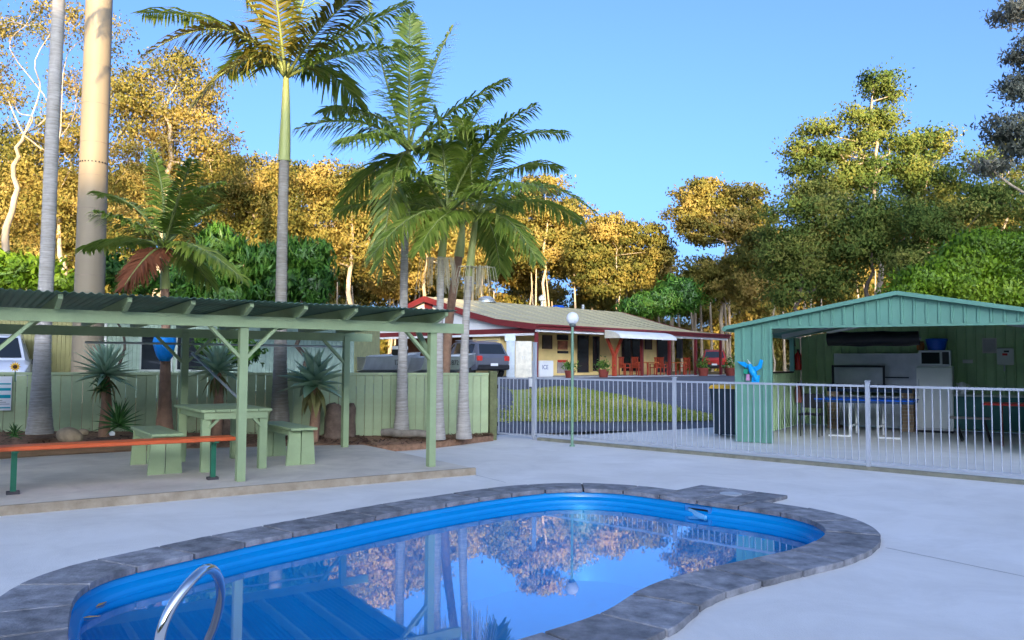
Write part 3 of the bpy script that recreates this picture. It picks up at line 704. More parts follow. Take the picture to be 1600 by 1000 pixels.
# fridge, microwave, tub
fq = 4.6; x0, x1 = S.y(1432, 620, fq).x, S.y(1489, 620, fq).x; zt = S.y(1460, 572, fq).z
fg = sthing('refrigerator', 'white upright refrigerator beside the brick barbecue', 'refrigerator', (x0, fq, 0)); wf = x1-x0
MB().b2((0, .06, .05), (wf, .66, zt)).build('body', white, fg)
MB().box((wf/2, .03, zt*.5-.02+.05), (wf-.01, .055, zt-.12), ch=.012).build('door', white, fg)
MB().b2((.04, -.02, zt*.55), (.065, .0, zt*.8)).build('handle', alu, fg)
MB().b2((.01, .03, 0), (wf-.01, .62, .05)).build('plinth', black, fg)
mw = sthing('microwave', 'silver microwave oven on top of the white refrigerator', 'microwave', (x0+.06, fq+.05, zt)); a = .62; h = S.y(1460, 547, fq).z-zt
MB().box((a/2, .22, h/2), (a, .42, h), ch=.01).build('case', alu, mw); MB().b2((.05, -.005, .05), (a*.66, .012, h-.05)).build('window', glassd, mw); MB().b2((a*.74, -.004, .04), (a-.03, .012, h-.04)).build('control_panel', black, mw); MB().tube([(a*.70, -.03, .05), (a*.70, -.03, h-.05)], .01, 6).build('handle', alu, mw)
zt2 = zt+h
tb = sthing('plastic_tub', 'blue plastic tub on top of the microwave', 'tub', (x0+.40, fq+.25, zt2)); 
MB().lathe([(.17, 0), (.21, .20), (.225, .21), (.225, .235), (.20, .235), (.16, .02)], 20).build('bowl', blue_p, tb, smooth=35); MB().lathe([(.23, .236), (.23, .25), (.2, .262)], 20).build('lid', blue_p, tb, smooth=35)
cu = sthing('container', 'orange round container left of the blue tub', 'container', (x0+.08, fq+.25, zt2)); MB().lathe([(.07, 0), (.085, .06), (.08, .16), (.06, .17)], 14).build('jar', M('amber', (.35, .12, .02), .4), cu, smooth=40); MB().lathe([(.07, .172), (.07, .2)], 14).build('lid', M('brown_lid', (.2, .06, .02), .5), cu)
# wall notices
q = S.y(1546, 540, SD-.08); nb = sthing('wall_notice', 'plain grey notice board on the shed back wall', 'notice', (q.x-.14, SD-.075, q.z-.17)); MB().b2((0, 0, 0), (.28, .015, .34)).build('sheet', paper, nb); MB().b2((.02, -.004, .03), (.26, 0, .31)).build('print', M('grey_paper', (.46, .44, .44), .8), nb)
q = S.y(1571, 557, SD-.08); pd = sthing('first_aid_box', 'white wall dispenser with red and black print in the shed', 'dispenser', (q.x-.16, SD-.16, q.z-.2))
MB().box((.16, .04, .2), (.32, .1, .38), ch=.02).build('case', white, pd); MB().b2((.1, -.014, .22), (.2, -.0115, .27)).build('print', red_p, pd); MB().b2((.13, -.014, .29), (.23, -.0115, .33)).build('print', black, pd); MB().b2((.12, -.03, -.12), (.15, .01, .01)).build('spout', alu, pd)
q = S.y(1512, 564, SD-.08); so_ = sthing('power_outlet', 'small white power outlet right of the microwave', 'outlet', (q.x-.1, SD-.07, q.z-.05)); MB().box((.1, .01, .04), (.2, .02, .08), ch=.004).build('plate', white, so_); MB().box((.06, -.004, .04), (.03, .01, .04)).build('switch', white, so_)
# counter with kettle
cy = 4.75; c0 = S.y(1487, 616, cy); ct = sthing('counter', 'green fronted kitchen counter along the shed back wall', 'counter', (c0.x, cy, 0)); cl = SW-.2-c0.x
MB().b2((0, -.02, c0.z-.04), (cl, .72, c0.z)).build('worktop', M('laminate', (.42, .50, .45), .4), ct); MB().b2((.02, .05, .1), (cl-.02, .7, c0.z-.04)).build('cabinet', M('cabinet_green', (.035, .15, .13), .5), ct)
for k in range(4): MB().b2((.05+k*cl/4, .03, .16), (.03+(k+1)*cl/4-.03, .048, c0.z-.1)).build('door', M('cabinet_green', (.035, .15, .13)), ct)
kt = sthing('kettle', 'white electric kettle on the counter', 'kettle', (S.y(1504, 616, cy+.2).x, cy+.2, c0.z)); MB().lathe([(.085, 0), (.09, .04), (.08, .16), (.07, .24), (.03, .27)], 16).build('jug', white, kt, smooth=50); MB().tube([(.07, 0, .22), (.14, 0, .2), (.14, 0, .08), (.08, 0, .05)], .014, 8).build('handle', white, kt); MB().beam((-.06, 0, .2), (-.12, 0, .24), .04, .03).build('spout', white, kt)
# table tennis style folding table with blue top
ty = 2.9; a0, a1 = S.y(1280, 630, ty).x, S.y(1432, 630, ty).x; tt = sthing('folding_table', 'blue topped folding table with white steel legs in the shed', 'table', (a0, ty, 0)); tw = a1-a0
MB().box((tw/2, .0, .765), (tw, 1.1, .03), ch=.004).build('table_top', blue_p, tt); MB().b2((.02, -.52, .70), (tw-.02, .52, .748)).build('apron', M('dark_blue_paint', (.02, .05, .11)), tt)
for x in (tw*.36, tw*.64):
    for s in (-1, 1): MB().tube([(x, s*.42, .012), (x, s*.42, .70)], .022, 8).build('leg', white, tt)
    e = -.42 if x < tw/2 else .42
    MB().b2((x+(e if e < 0 else 0), -.45, 0), (x+(0 if e < 0 else e), -.40, .03)).build('foot_bar', white, tt); MB().b2((x-.02, -.44, .2), (x+.02, .44, .23)).build('crossbar', white, tt)
# red picnic table with benches on hooped steel legs
py_ = 2.6; e0 = S.y(1536, 634, py_); rt = sthing('steel_leg_table', 'red topped picnic table on hooped steel legs inside the shed', 'table', (e0.x, py_, 0))
for k in range(4): MB().box((.9, .095+.19*k, .74), (1.8, .18, .04), ch=.005).build('plank', red_p, rt)
for x in (.3, 1.5): MB().tube(smooth_path([(x, -.62, .03), (x, -.5, .0+.03), (x, .2, .32), (x, .38, .72)], 5), .022, 8).build('leg_hoop', M('rust_red_steel', (.25, .07, .05), .5), rt); MB().tube(smooth_path([(x, 1.38, .03), (x, 1.26, .03), (x, .56, .32), (x, .38, .72)], 5), .022, 8).build('leg_hoop', M('rust_red_steel', (.25, .07, .05)), rt); MB().tube([(x, -.6, .03), (x, 1.36, .03)], .02, 8).build('skid', M('rust_red_steel', (.25, .07, .05)), rt)
e1 = S.y(1480, 662, py_-.35)
sb = sthing('steel_leg_bench', 'grey slatted bench with hooped legs left of the red table', 'bench', (e1.x, py_+.1, 0))
for k in range(2): MB().box((.36, .12+.15*k, .45), (.72, .14, .035), ch=.005).build('plank', M('grey_timber', (.20, .18, .16), .8), sb)
for x in (.12, .6): MB().tube(smooth_path([(x, .2, .44), (x+.05, .1, .2), (x+.1, -.1, .03), (x+.1, .4, .03), (x+.05, .35, .2), (x, .28, .44)], 4), .018, 8).build('leg_hoop', black, sb)
# dark chair at the left
ch_ = sthing('chair', 'black folding chair just inside the shed left panel', 'chair', (.95, 2.2, 0))
MB().box((0, 0, .45), (.42, .42, .04), ch=.01).build('seat', black, ch_); MB().box((0, .2, .72), (.42, .03, .3), ch=.01).build('backrest', black, ch_)
for sx in (-.18, .18):
    for sy in (-.18, .18): MB().tube([(sx, sy, 0), (sx, sy, .86 if sy > 0 else .44)], .013, 6).build('leg', black, ch_)
# fire extinguishers and their sign
def ext(px, py0, py1, mat, label):
    y_ = 4.75; p = S.x(px, py0, .14); q = S.x(px, py1, .14); h = .50
    t = thing('fire_extinguisher', label, 'fire extinguisher', S.M @ Vector((.16, y_, q.z)), SA)
    MB().lathe([(.07, 0), (.08, .02), (.08, h*.72), (.05, h*.82), (.025, h*.85), (.025, h*.93)], 14).build('cylinder', mat, t, smooth=45); MB().box((0, -.02, h*.96), (.03, .12, .03)).build('valve', black, t); MB().tube(smooth_path([(0, -.05, h*.93), (.07, -.09, h*.7), (.07, -.07, h*.3)]), .01, 6).build('hose', black, t)
ext(1247, 545, 578, red_p, 'red fire extinguisher hanging high on the shed left wall'); ext(1252, 600, 628, M('ext_band', (.5, .18, .15), .4), 'pale red extinguisher hung low on the shed left wall')
q = S.x(1247, 534, .06); fs = thing('fire_sign', 'small red triangular fire sign above the extinguisher', 'sign', S.M @ Vector((.07, 4.75, q.z-.12)), SA); MB().add([(0, -.11, 0), (0, .11, 0), (0, 0, .2), (.012, -.11, 0), (.012, .11, 0), (.012, 0, .2)], [(0, 1, 2), (5, 4, 3), (0, 3, 4, 1), (1, 4, 5, 2), (2, 5, 3, 0)]).build('plate', M('sign_red', (.28, .02, .03), .5), fs)
# blue plastic creature ornament on the front panel
q = S.y(1174, 578, -.09); bt = thing('plastic_ornament', 'bright blue plastic winged ornament on the shed front panel', 'ornament', S.M @ q, SA)
MB().tube(smooth_path([(-.04, 0, .10), (.0, -.02, .02), (.05, -.01, -.08), (.10, 0, -.20)]), [.03]*1+[.05]*5+[.06]*5+[.045]*4+[.02], 10).build('body', cyan_p, bt, smooth=True)
def finm(pts_, nm, mat=cyan_p): return MB().prism([(a, b) for a, b in pts_], -.012, .012).xf(Matrix.Rotation(R(90), 4, 'X')).build(nm, mat, bt)
finm([(-.02, .06), (-.12, .15), (-.27, .16), (-.20, .10), (-.10, .04)], 'wing'); finm([(.0, .05), (.12, .08), (.17, .20), (.22, .18), (.19, .04), (.08, -.03)], 'wing'); finm([(.02, -.1), (.0, -.24), (.14, -.25), (.16, -.1)], 'tail')
finm([(-.13, .02), (-.15, -.06), (-.08, -.08), (-.05, .0)], 'leaf', M('green_plastic', (.02, .35, .2), .4)); finm([(-.09, -.08), (-.10, -.2), (-.03, -.2), (-.03, -.08)], 'foot', M('pink_plastic', (.5, .25, .4), .4)); finm([(-.03, .10), (-.07, .20), (.01, .10)], 'crest', paper)
# wheelie bin
c = gp(1146, 686); c = c+Vector((.05, .55, 0)); wb = thing('wheelie_bin', 'dark wheelie bin with yellow lid beside the shed corner', 'bin', c, R(-31))
MB().add([(-.22, -.25, .06), (.22, -.25, .06), (.22, .22, .06), (-.22, .22, .06), (-.28, -.33, .98), (.28, -.33, .98), (.28, .33, .98), (-.28, .33, .98)], [(3, 2, 1, 0), (4, 5, 6, 7), (0, 1, 5, 4), (1, 2, 6, 5), (2, 3, 7, 6), (3, 0, 4, 7)]).build('body', M('bin_navy', (.012, .028, .045), .5), wb)
MB().add([(-.3, -.37, .985), (.3, -.37, .985), (.3, .35, .985), (-.3, .35, .985), (-.27, -.30, 1.05), (.27, -.30, 1.05), (.27, .33, 1.07), (-.27, .33, 1.07)], [(3, 2, 1, 0), (4, 5, 6, 7), (0, 1, 5, 4), (1, 2, 6, 5), (2, 3, 7, 6), (3, 0, 4, 7)]).build('lid', yellow_p, wb)
for s in (-.25, .25): MB().lathe([(.1, -.025), (.1, .025)], 14).xf(Matrix.Translation((s, .24, .1)) @ Matrix.Rotation(R(90), 4, 'Y')).build('wheel', rubber, wb)

# ------------------------------------------------------------------ reception building
HA = R(45.5); H = Frame((1.1, 38.5, .80), HA); HL = 17.0
hb = thing('reception_building', 'long cream building with beige roof and maroon trimmed porch', 'building', H.o, HA)
prof = [H.x(*p, -.35) for p in ((663, 465), (735, 490), (775, 501), (838, 510))]
prof = [(p.y, p.z) for p in prof]; ry, rzt = prof[0]; prof[-1] = (-.35, 2.42)
half = prof[:]; full = [(2*ry-y, z) for y, z in half[::-1]]+half[1:]       # back eave .. ridge .. front eave
m = MB(); n = len(full)
for t in (0, .06):
    for x in (-.35, HL+.35):
        m.v += [(x, y, z+t) for y, z in full]
for k in range(n-1):
    m.f += [(k, k+1, n+k+1, n+k), (2*n+k, 3*n+k, 3*n+k+1, 2*n+k+1), (k, 2*n+k, 2*n+k+1, k+1), (n+k, n+k+1, 3*n+k+1, 3*n+k)]
m.f += [(0, n, 3*n, 2*n), (n-1, 3*n-1, 4*n-1, 2*n-1)]
rf = m.build('roof', roof_b, hb)
for k in range(14):                                                         # standing seams of the sheet roof
    x = .4+k*1.25
    for (y0, z0), (y1, z1) in zip(half, half[1:]): MB().beam((x, y0, z0+.075), (x, y1, z1+.075), .04, .03).build('roof_seam', roof_b, rf)
for x in (-.38, HL+.38):
    for (y0, z0), (y1, z1) in zip(full, full[1:]): MB().beam((x, y0, z0-.06), (x, y1, z1-.06), .05, .30).build('barge_board', maroon, rf)
MB().b2((-.4, -.45, 2.26), (HL+.4, -.33, 2.50)).build('fascia', maroon, rf)
MB().b2((-.3, -.32, 2.14), (HL+.3, -.26, 2.28)).build('soffit_board', white, rf)
MB().tube([(-.42, -.49, 2.45), (HL+.42, -.49, 2.45)], .06, 8).build('gutter', maroon, rf)
# gable infill and end beam
m = MB(); pl = [(y, z-.1) for y, z in full]; m.v = [(0, y, z) for y, z in pl]+[(.06, y, z) for y, z in pl]; n = len(pl)
m.v += [(0, pl[0][0], 2.2), (0, pl[-1][0], 2.2), (.06, pl[0][0], 2.2), (.06, pl[-1][0], 2.2)]
m.f = [tuple(range(n))+(2*n+1, 2*n), tuple(range(2*n-1, n-1, -1))+(2*n+2, 2*n+3), (2*n, 2*n+1, 2*n+3, 2*n+2)]
m.build('gable_infill', white, hb)
MB().b2((-.08, -.1, 2.10), (.0-.002, 2*ry, 2.34)).build('end_beam', maroon, hb); MB().b2((-.10, 0, 1.98), (.05, 2*ry, 2.09)).build('end_trim', white, hb)
q = H.x(661, 478, -.05); MB().lathe([(.34, 0), (.34, .05), (.26, .06)], 18, (0, 0, 0)).xf(Matrix.Translation((-.02, ry, q.z)) @ Matrix.Rotation(R(-90), 4, 'Y')).build('gable_vent', maroon, hb)
WY = 2.6
MB().b2((.2, WY, 0), (HL-2.2, WY+.15, 2.7)).build('front_wall', cream, hb)
MB().b2((.2, WY+.15, 0), (.35, 4.6, 2.6)).build('end_wall', cream, hb); MB().b2((3.4, 4.6, 0), (3.55, 2*ry-.5, 2.6)).build('carport_wall', M('brown_brick', (.20, .09, .05), .8, .2, 5), hb); MB().b2((HL-2.35, WY+.15, 0), (HL-2.2, 2*ry-.5, 2.7)).build('end_wall', cream, hb)
MB().b2((.35, 4.6, 0), (3.4, 4.75, 2.6)).build('carport_wall', cream, hb)
MB().b2((3.55, 2*ry-.65, 0), (HL-2.35, 2*ry-.5, 2.6)).build('back_wall', cream, hb)
for y in (6.6, 10.2, 13.5): MB().b2((-.05, y-.06, 0), (.07, y+.06, 2.1)).build('carport_post', maroon, hb)
MB().b2((-.6, -.5, -.55), (HL+.6, WY, 0)).build('porch_floor', M('porch_concrete', (.34, .34, .36), .85, .1, 1), hb)
MB().b2((-.62, -.55, -.55), (HL+.62, -.5, .004)).build('porch_edge', M('porch_edge', (.45, .45, .47), .85), hb)
for px in (838, 1003, 1046, 1087, 1126):
    q = H.y(px, 560, -.15); x = min(max(q.x, -.1), HL+.2); MB().b2((x-.07, -.22, 0), (x+.07, -.08, 2.26)).build('porch_post', maroon, hb)
q = H.y(960, 560, -.15); x = q.x
MB().b2((x-.09, -.24, 0), (x+.09, -.06, 1.1)).build('porch_post', timber_red, hb)
for s in (-1, 1): MB().beam((x, -.15, 1.0), (x+s*.75, -.15, 2.2), .12, .14, up=(0, 1, 0)).build('post_fork', timber_red, hb)
def wbox(name, px0, py0, px1, py1, mat, off=.0, th=.05, plane=WY, par=None):
    a = H.y(px0, py1, plane-off); b = H.y(px1, py0, plane-off); return MB().b2((a.x, plane-off-th, a.z), (b.x, plane-off-.002, b.z)).build(name, mat, par or hb)
brown = M('frame_brown', (.09, .05, .03), .6)
def framed(px0, py0, px1, py1, inner, nm='window', fm=maroon):
    f_ = wbox(nm, px0, py0, px1, py1, fm, 0, .05); wbox('pane', px0+1.2, py0+1.2, px1-1.2, py1-1.2, inner, .05, .02, par=f_)
framed(847, 524, 862, 545, M('poster_dark', (.10, .08, .06), .6), 'noticeboard', brown)
wbox('notice', 870, 523.5, 887, 531, black); wbox('notice', 871, 533, 886, 546, M('poster_red', (.45, .18, .10), .7, .5, 3)); wbox('notice', 871, 548.5, 887, 552, black)
wbox('notice', 870, 565, 886, 583, M('poster_grey', (.30, .26, .25), .7, .4, 3)); wbox('notice', 871, 562.5, 886, 566, red_p, .01)
framed(902, 524, 920, 582, glassd, 'door', black); wbox('curtain', 919, 526, 925, 581, M('curtain', (.5, .36, .12), .8), .01); framed(925, 526, 936, 580, glassd, 'window', brown)
framed(971, 526, 986, 580, glassd, 'door', brown); framed(987, 527, 1002, 580, glassd, 'door', brown); framed(1007, 528, 1018, 546, M('poster_dark', (.10, .08, .06)), 'noticeboard', brown)
framed(1026, 528, 1044, 582, glassd, 'window', maroon); framed(1056, 530, 1066, 560, glassd, 'window', brown)
# awning, white, curved
a0, a1 = H.y(946, 525, -.5), H.y(1035, 525, -.5); m = MB(); N_ = 8; v = []
for t in (0, .03):
    for x in (a0.x, a1.x):
        for k in range(N_+1): an_ = math.pi/2*k/N_; v.append((x, -.45-1.0*math.sin(an_), 1.95+(.42-t)*math.cos(an_)))
n = N_+1
for k in range(N_): m.f += [(k, k+1, n+k+1, n+k), (2*n+k, 3*n+k, 3*n+k+1, 2*n+k+1), (k, 2*n+k, 2*n+k+1, k+1), (n+k, n+k+1, 3*n+k+1, 3*n+k)]
m.v = v; aw = m.build('awning', white, hb, smooth=40)
for x in (a0.x, a1.x): MB().add([(x, -.45, 1.95)]+[(x, -.45-1.0*math.sin(math.pi/2*k/N_), 1.95+.40*math.cos(math.pi/2*k/N_)) for k in range(N_+1)], [tuple(range(N_+2))]).build('awning_cheek', M('awning_cheek', (.55, .52, .42), .7), aw)
# roof fittings
def onroof(px, py):
    best = None
    for (y0, z0), (y1, z1) in zip(half, half[1:]):
        for k in range(40):
            y = y0+(y1-y0)*k/40; z = z0+(z1-z0)*k/40; p = H.y(px, py, y)
            if best is None or abs(p.z-z) < best[0]: best = (abs(p.z-z), Vector((p.x, y, z)))
    return best[1]
q = H.y(760, 466, ry); MB().lathe([(.55, 0), (.55, .08), (.45, .12), (.5, .2), (.3, .34), (.05, .38)], 16, (q.x, ry, rzt)).build('roof_vent', alu, rf, smooth=40)
q = H.y(847, 474, ry); MB().lathe([(.08, 0), (.08, .35), (.22, .4), (.22, .6), (.05, .75)], 12, (q.x, ry, rzt)).build('flue_cowl', M('cowl', (.6, .58, .5), .5), rf, smooth=40)
q = H.y(876, 474, ry); MB().box((q.x, ry+.2, rzt+.1), (.6, .5, .2), ch=.06).build('roof_box', blue_p, rf)
q = H.y(911, 479, ry); MB().tube([(q.x, ry, rzt-.1), (q.x, ry, rzt+.35)], .1, 8).build('vent_pipe', alu, rf)
# things on the porch
def hthing(name, label, cat, lp, rz=0, group=None): return thing(name, label, cat, H.M @ Vector(lp), HA+rz, group)
ib = H.y(849, 590, .5); ice = hthing('ice_chest', 'white ice freezer chest at the left end of the porch', 'freezer', (ib.x-.05, .6, 0)); h = H.y(849, 565, .5).z
MB().box((0, 0, h/2), (1.0, .7, h), ch=.03).build('cabinet', white, ice); MB().box((0, 0, h+.02), (1.0, .7, .05), ch=.015).build('lid', white, ice)
text_mesh('lettering', 'ICE', .30, M('ice_blue', (.03, .07, .25), .5), ice, Matrix.Translation((-.1, -.357, h*.62)) @ Matrix.Rotation(R(90), 4, 'X'))
for i, (px0, px1, py0, mat, lb) in enumerate(((791, 804.5, 533, M('grey_white_panel', (.52, .58, .62), .5), 'pale grey tall cabinet beside the silver car'), (805, 831, 533, M('cream_panel', (.72, .66, .52), .5), 'cream tall double cabinet left of the porch corner post'))):
    a = at(px0, 592, 38.0); b = at(px1, py0, 38.0); c_ = thing('cabinet', lb, 'cabinet', (a.x, 38.0, tz(a.x, 38)), 0); hh = b.z-tz(a.x, 38); wd = b.x-a.x
    MB().box((wd/2, .3, hh/2), (wd, .6, hh), ch=.01).build('body', mat, c_)
    k = 2 if i else 1
    for j in range(k): MB().box((wd*(j+.5)/k, -.012, hh/2), (wd/k-.04, .02, hh-.12), ch=.006).build('door', mat, c_); MB().box((wd*(j+.5)/k+(.2 if j == 0 else -.2)*wd/k*1.8, -.03, hh*.55), (.02, .02, .16)).build('handle', alu, c_)
a = at(797, 533, 38.2); c_ = thing('meter_box', 'small white box on top of the pale cabinet', 'box', (a.x, 38.25, a.z)); MB().box((0, 0, .17), (.5, .34, .34), ch=.02).build('case', M('pale_box', (.6, .66, .72), .5), c_); MB().box((0, -.176, .17), (.4, .012, .26)).build('door', M('pale_box', (.6, .66, .72)), c_)
for i, (px, yl, s, lb) in enumerate(((890, -.9, .7, 'maroon planter tub with green plant near the lamp post'), (943, -.8, .8, 'maroon planter tub with bushy plant left of the forked porch post'), (1099, -.8, .95, 'maroon planter tub between the two right porch posts'), (1141, -1.2, .95, 'maroon planter tub past the right end of the porch'))):
    q = H.y(px, 585, yl); t = hthing('planter', lb, 'planter', (q.x, yl, tz(*(H.M @ Vector((q.x, yl, 0)))[:2])-.8), group='porch planters')
    MB().lathe([(.26*s, 0), (.34*s, .42*s), (.36*s, .45*s), (.36*s, .5*s), (.3*s, .5*s), (.28*s, .44*s)], 14).build('tub', M('planter_red', (.24, .05, .035), .6), t, smooth=40)
    n = 160; c = rng.normal(0, 1, (n, 3))*np.array([.22, .22, .2])*s+np.array([0, 0, .75*s]); d_ = rng.normal(0, 1, (n, 3)); d_ /= np.linalg.norm(d_, axis=1)[:, None]; e = np.cross(d_, rng.normal(0, 1, (n, 3))); e /= np.linalg.norm(e, axis=1)[:, None]
    Vq = np.stack([c-d_*.1, c-e*.035, c+d_*.1, c+e*.035], 1).reshape(-1, 3); quadmesh('foliage', Vq, lush, rng.random(n), t)
def pchair(px, yl, rz, lb):
    q = H.y(px, 580, yl); t = hthing('porch_chair', lb, 'chair', (q.x, yl, .0), rz, 'red porch furniture')
    MB().box((0, 0, .43), (.5, .48, .05)).build('seat', timber_red, t)
    for k in range(4): MB().box((-.18+.12*k, .24, .72), (.07, .03, .55)).build('slat', timber_red, t)
    MB().box((0, .24, 1.0), (.5, .04, .07)).build('top_rail', timber_red, t)
    for sx in (-.22, .22):
        MB().box((sx, -.02, .64), (.05, .5, .04)).build('arm', timber_red, t)
        for sy in (-.21, .21): MB().box((sx, sy, .31), (.05, .05, .62)).build('leg', timber_red, t)
def ptable(px, yl, lb):
    q = H.y(px, 580, yl); t = hthing('porch_table', lb, 'table', (q.x, yl, 0), 0, 'red porch furniture')
    MB().box((0, 0, .73), (1.1, .8, .05)).build('table_top', M('orange_timber', (.5, .14, .03), .5), t)
    for sx in (-.45, .45):
        for sy in (-.3, .3): MB().box((sx, sy, .35), (.07, .07, .7)).build('leg', timber_red, t)
pchair(996, .9, R(90), 'red timber armchair left of the porch table'); ptable(1012, .9, 'orange red timber table on the porch, left of two'); pchair(1024, 1.0, R(-90), 'red timber armchair between the two porch tables'); pchair(1040, .7, R(60), 'red timber armchair left of the second porch table'); ptable(1056, 1.0, 'red timber table on the porch, right of two'); pchair(1070, .9, R(-90), 'red timber armchair at the right of the porch'); pchair(976, 1.2, 0, 'red timber armchair against the doors by the forked post')

# ------------------------------------------------------------------ vehicles
def car(name, label, loc, rz, paint, ST, rear=True, rails=True, cat='car'):
    t = thing(name, label, cat, loc, rz); m = MB(); n = 8
    for x, zb, zs, zr, ws, wr in ST:
        zm = (zb+zs)/2
        m.v += [(x, -ws*.95, zb), (x, -ws, zm), (x, -ws*.97, zs), (x, -wr, zr), (x, wr, zr), (x, ws*.97, zs), (x, ws, zm), (x, ws*.95, zb)]
    for i in range(len(ST)-1):
        for j in range(n): m.f.append((i*n+j, i*n+(j+1) % n, (i+1)*n+(j+1) % n, (i+1)*n+j))
    m.f += [tuple(range(n)), tuple(range((len(ST)-1)*n, len(ST)*n))]
    m.build('body', paint, t, smooth=28)
    def lerp_s(x):
        for a, b in zip(ST, ST[1:]):
            if a[0] <= x <= b[0]: k = (x-a[0])/(b[0]-a[0]); return [a[i]+(b[i]-a[i])*k for i in range(6)]
    def sidep(x, k, s):
        q = lerp_s(x); return Vector((x, s*((q[4]*.97)*(1-k)+q[5]*k+.008), q[2]*(1-k)+q[3]*k+.002))
    xr, xw0, xw1, x5 = ST[2][0], ST[-4][0], ST[-3][0], ST[-5][0]
    for s in (-1, 1):
        for a, b in ((xr+.12, -.75), (-.68, .12), (.20, xw0+.30)):
            bb = b if b <= xw0 else xw0
            tp = min(b, xw0); MB().add([sidep(a, .10, s), sidep(b-.02, .10, s), sidep(tp-.05, .88, s), sidep(a+.05, .88, s)], [(0, 1, 2, 3)]).build('side_window', glassd, t)
    def top(i, j, k0, k1, ins, mat, nm, of=.008):
        A_, B_ = ST[i], ST[j]; v = []
        for k in (k0, k1):
            x = A_[0]+(B_[0]-A_[0])*k; z = A_[3]+(B_[3]-A_[3])*k; w_ = (A_[5]+(B_[5]-A_[5])*k)-ins
            sg_ = -1 if i < 3 else 1
            v += [(x+sg_*of, -w_, z+of), (x+sg_*of, w_, z+of)]
        return MB().add(v, [(0, 1, 3, 2)]).build(nm, mat, t)
    top(1, 2, .12, .92, .06, glassd, 'rear_window'); top(len(ST)-4, len(ST)-3, .08, .92, .06, glassd, 'windscreen')
    x0 = ST[0][0]; x1 = ST[-1][0]
    MB().box((x0+.02, 0, .50), (.2, 1.62, .24), ch=.04).build('rear_bumper', black, t); MB().box((x1-.02, 0, .46), (.2, 1.62, .26), ch=.04).build('front_bumper', black if not rear else paint, t)
    for s in (-1, 1):
        MB().box((x0+.06, s*.72, .90), (.16, .26, .24), ch=.03).build('tail_light', red_p, t)
        MB().box((x1-.06, s*.62, .70), (.16, .36, .16), ch=.03).build('headlight', M('headlight', (.65, .68, .7), .15), t)
        MB().box((.75, s*1.0, 1.03), (.12, .2, .16), ch=.03).build('mirror', black, t)
        for x in (-1.35, 1.35):
            MT = Matrix.Translation((x, s*.80, .35)) @ Matrix.Rotation(R(90), 4, 'X')
            w_ = MB().lathe([(.2, -.11), (.33, -.11), (.355, -.07), (.355, .07), (.33, .11), (.2, .11)], 20).xf(MT).build('wheel', rubber, t, smooth=30); MB().lathe([(.2, -.115), (.2, .115)], 14).xf(MT).build('rim', alu, w_)
        if rails: MB().tube([(-1.6, s*.58, 1.74), (.4, s*.58, 1.74)], .02, 6).build('roof_rail', alu, t)
    MB().box((x0-.085, 0, .62), (.01, .38, .12)).build('number_plate', white, t); MB().box((x1+.085, 0, .50), (.01, .38, .12)).build('number_plate', white, t)
    MB().box((x1-.015, 0, .70), (.1, .84, .18), ch=.02).build('grille', black, t)
    return t
SUV = [(-2.20, .50, .86, .92, .80, .68), (-2.12, .40, .98, 1.03, .89, .76), (-1.84, .35, 1.0, 1.60, .91, .64), (-1.2, .33, 1.0, 1.70, .91, .65), (0, .33, .99, 1.71, .91, .65), (.50, .33, .98, 1.62, .91, .63), (1.15, .33, .97, 1.02, .90, .76), (1.95, .36, .90, .93, .88, .74), (2.18, .42, .75, .78, .80, .66)]
silver = M('silver_paint', (.13, .14, .17), .3, .05, 2, metal=.3, coat=.5); wpaint = M('white_car_paint', (.62, .64, .70), .3, .04, 2, coat=.5); rpaint = M('red_car_paint', (.5, .03, .02), .3, .05, 2, coat=.5)
rp = at(771, 570, 37.0); hd = R(122); cc = Vector((rp.x+2.2*math.cos(hd), rp.y+2.2*math.sin(hd), 0)); cc.z = tz(cc.x, cc.y)
car('parked_car', 'silver four wheel drive wagon parked beside the reception building', cc, hd, silver, SUV)
cc = at(-14, 560, 20.6); car('parked_car', 'white four wheel drive parked behind the fence at far left', (cc.x, cc.y, tz(cc.x, cc.y)), R(-60), wpaint, [(a, b+.08, c+.04, d+.05, e, f_) for a, b, c, d, e, f_ in SUV], rear=False)
cc = at(1117, 575, 60); car('parked_car', 'small red car with pale roof beyond the right porch post', (cc.x, cc.y, tz(cc.x, cc.y)), R(75), rpaint, SUV, rails=False)
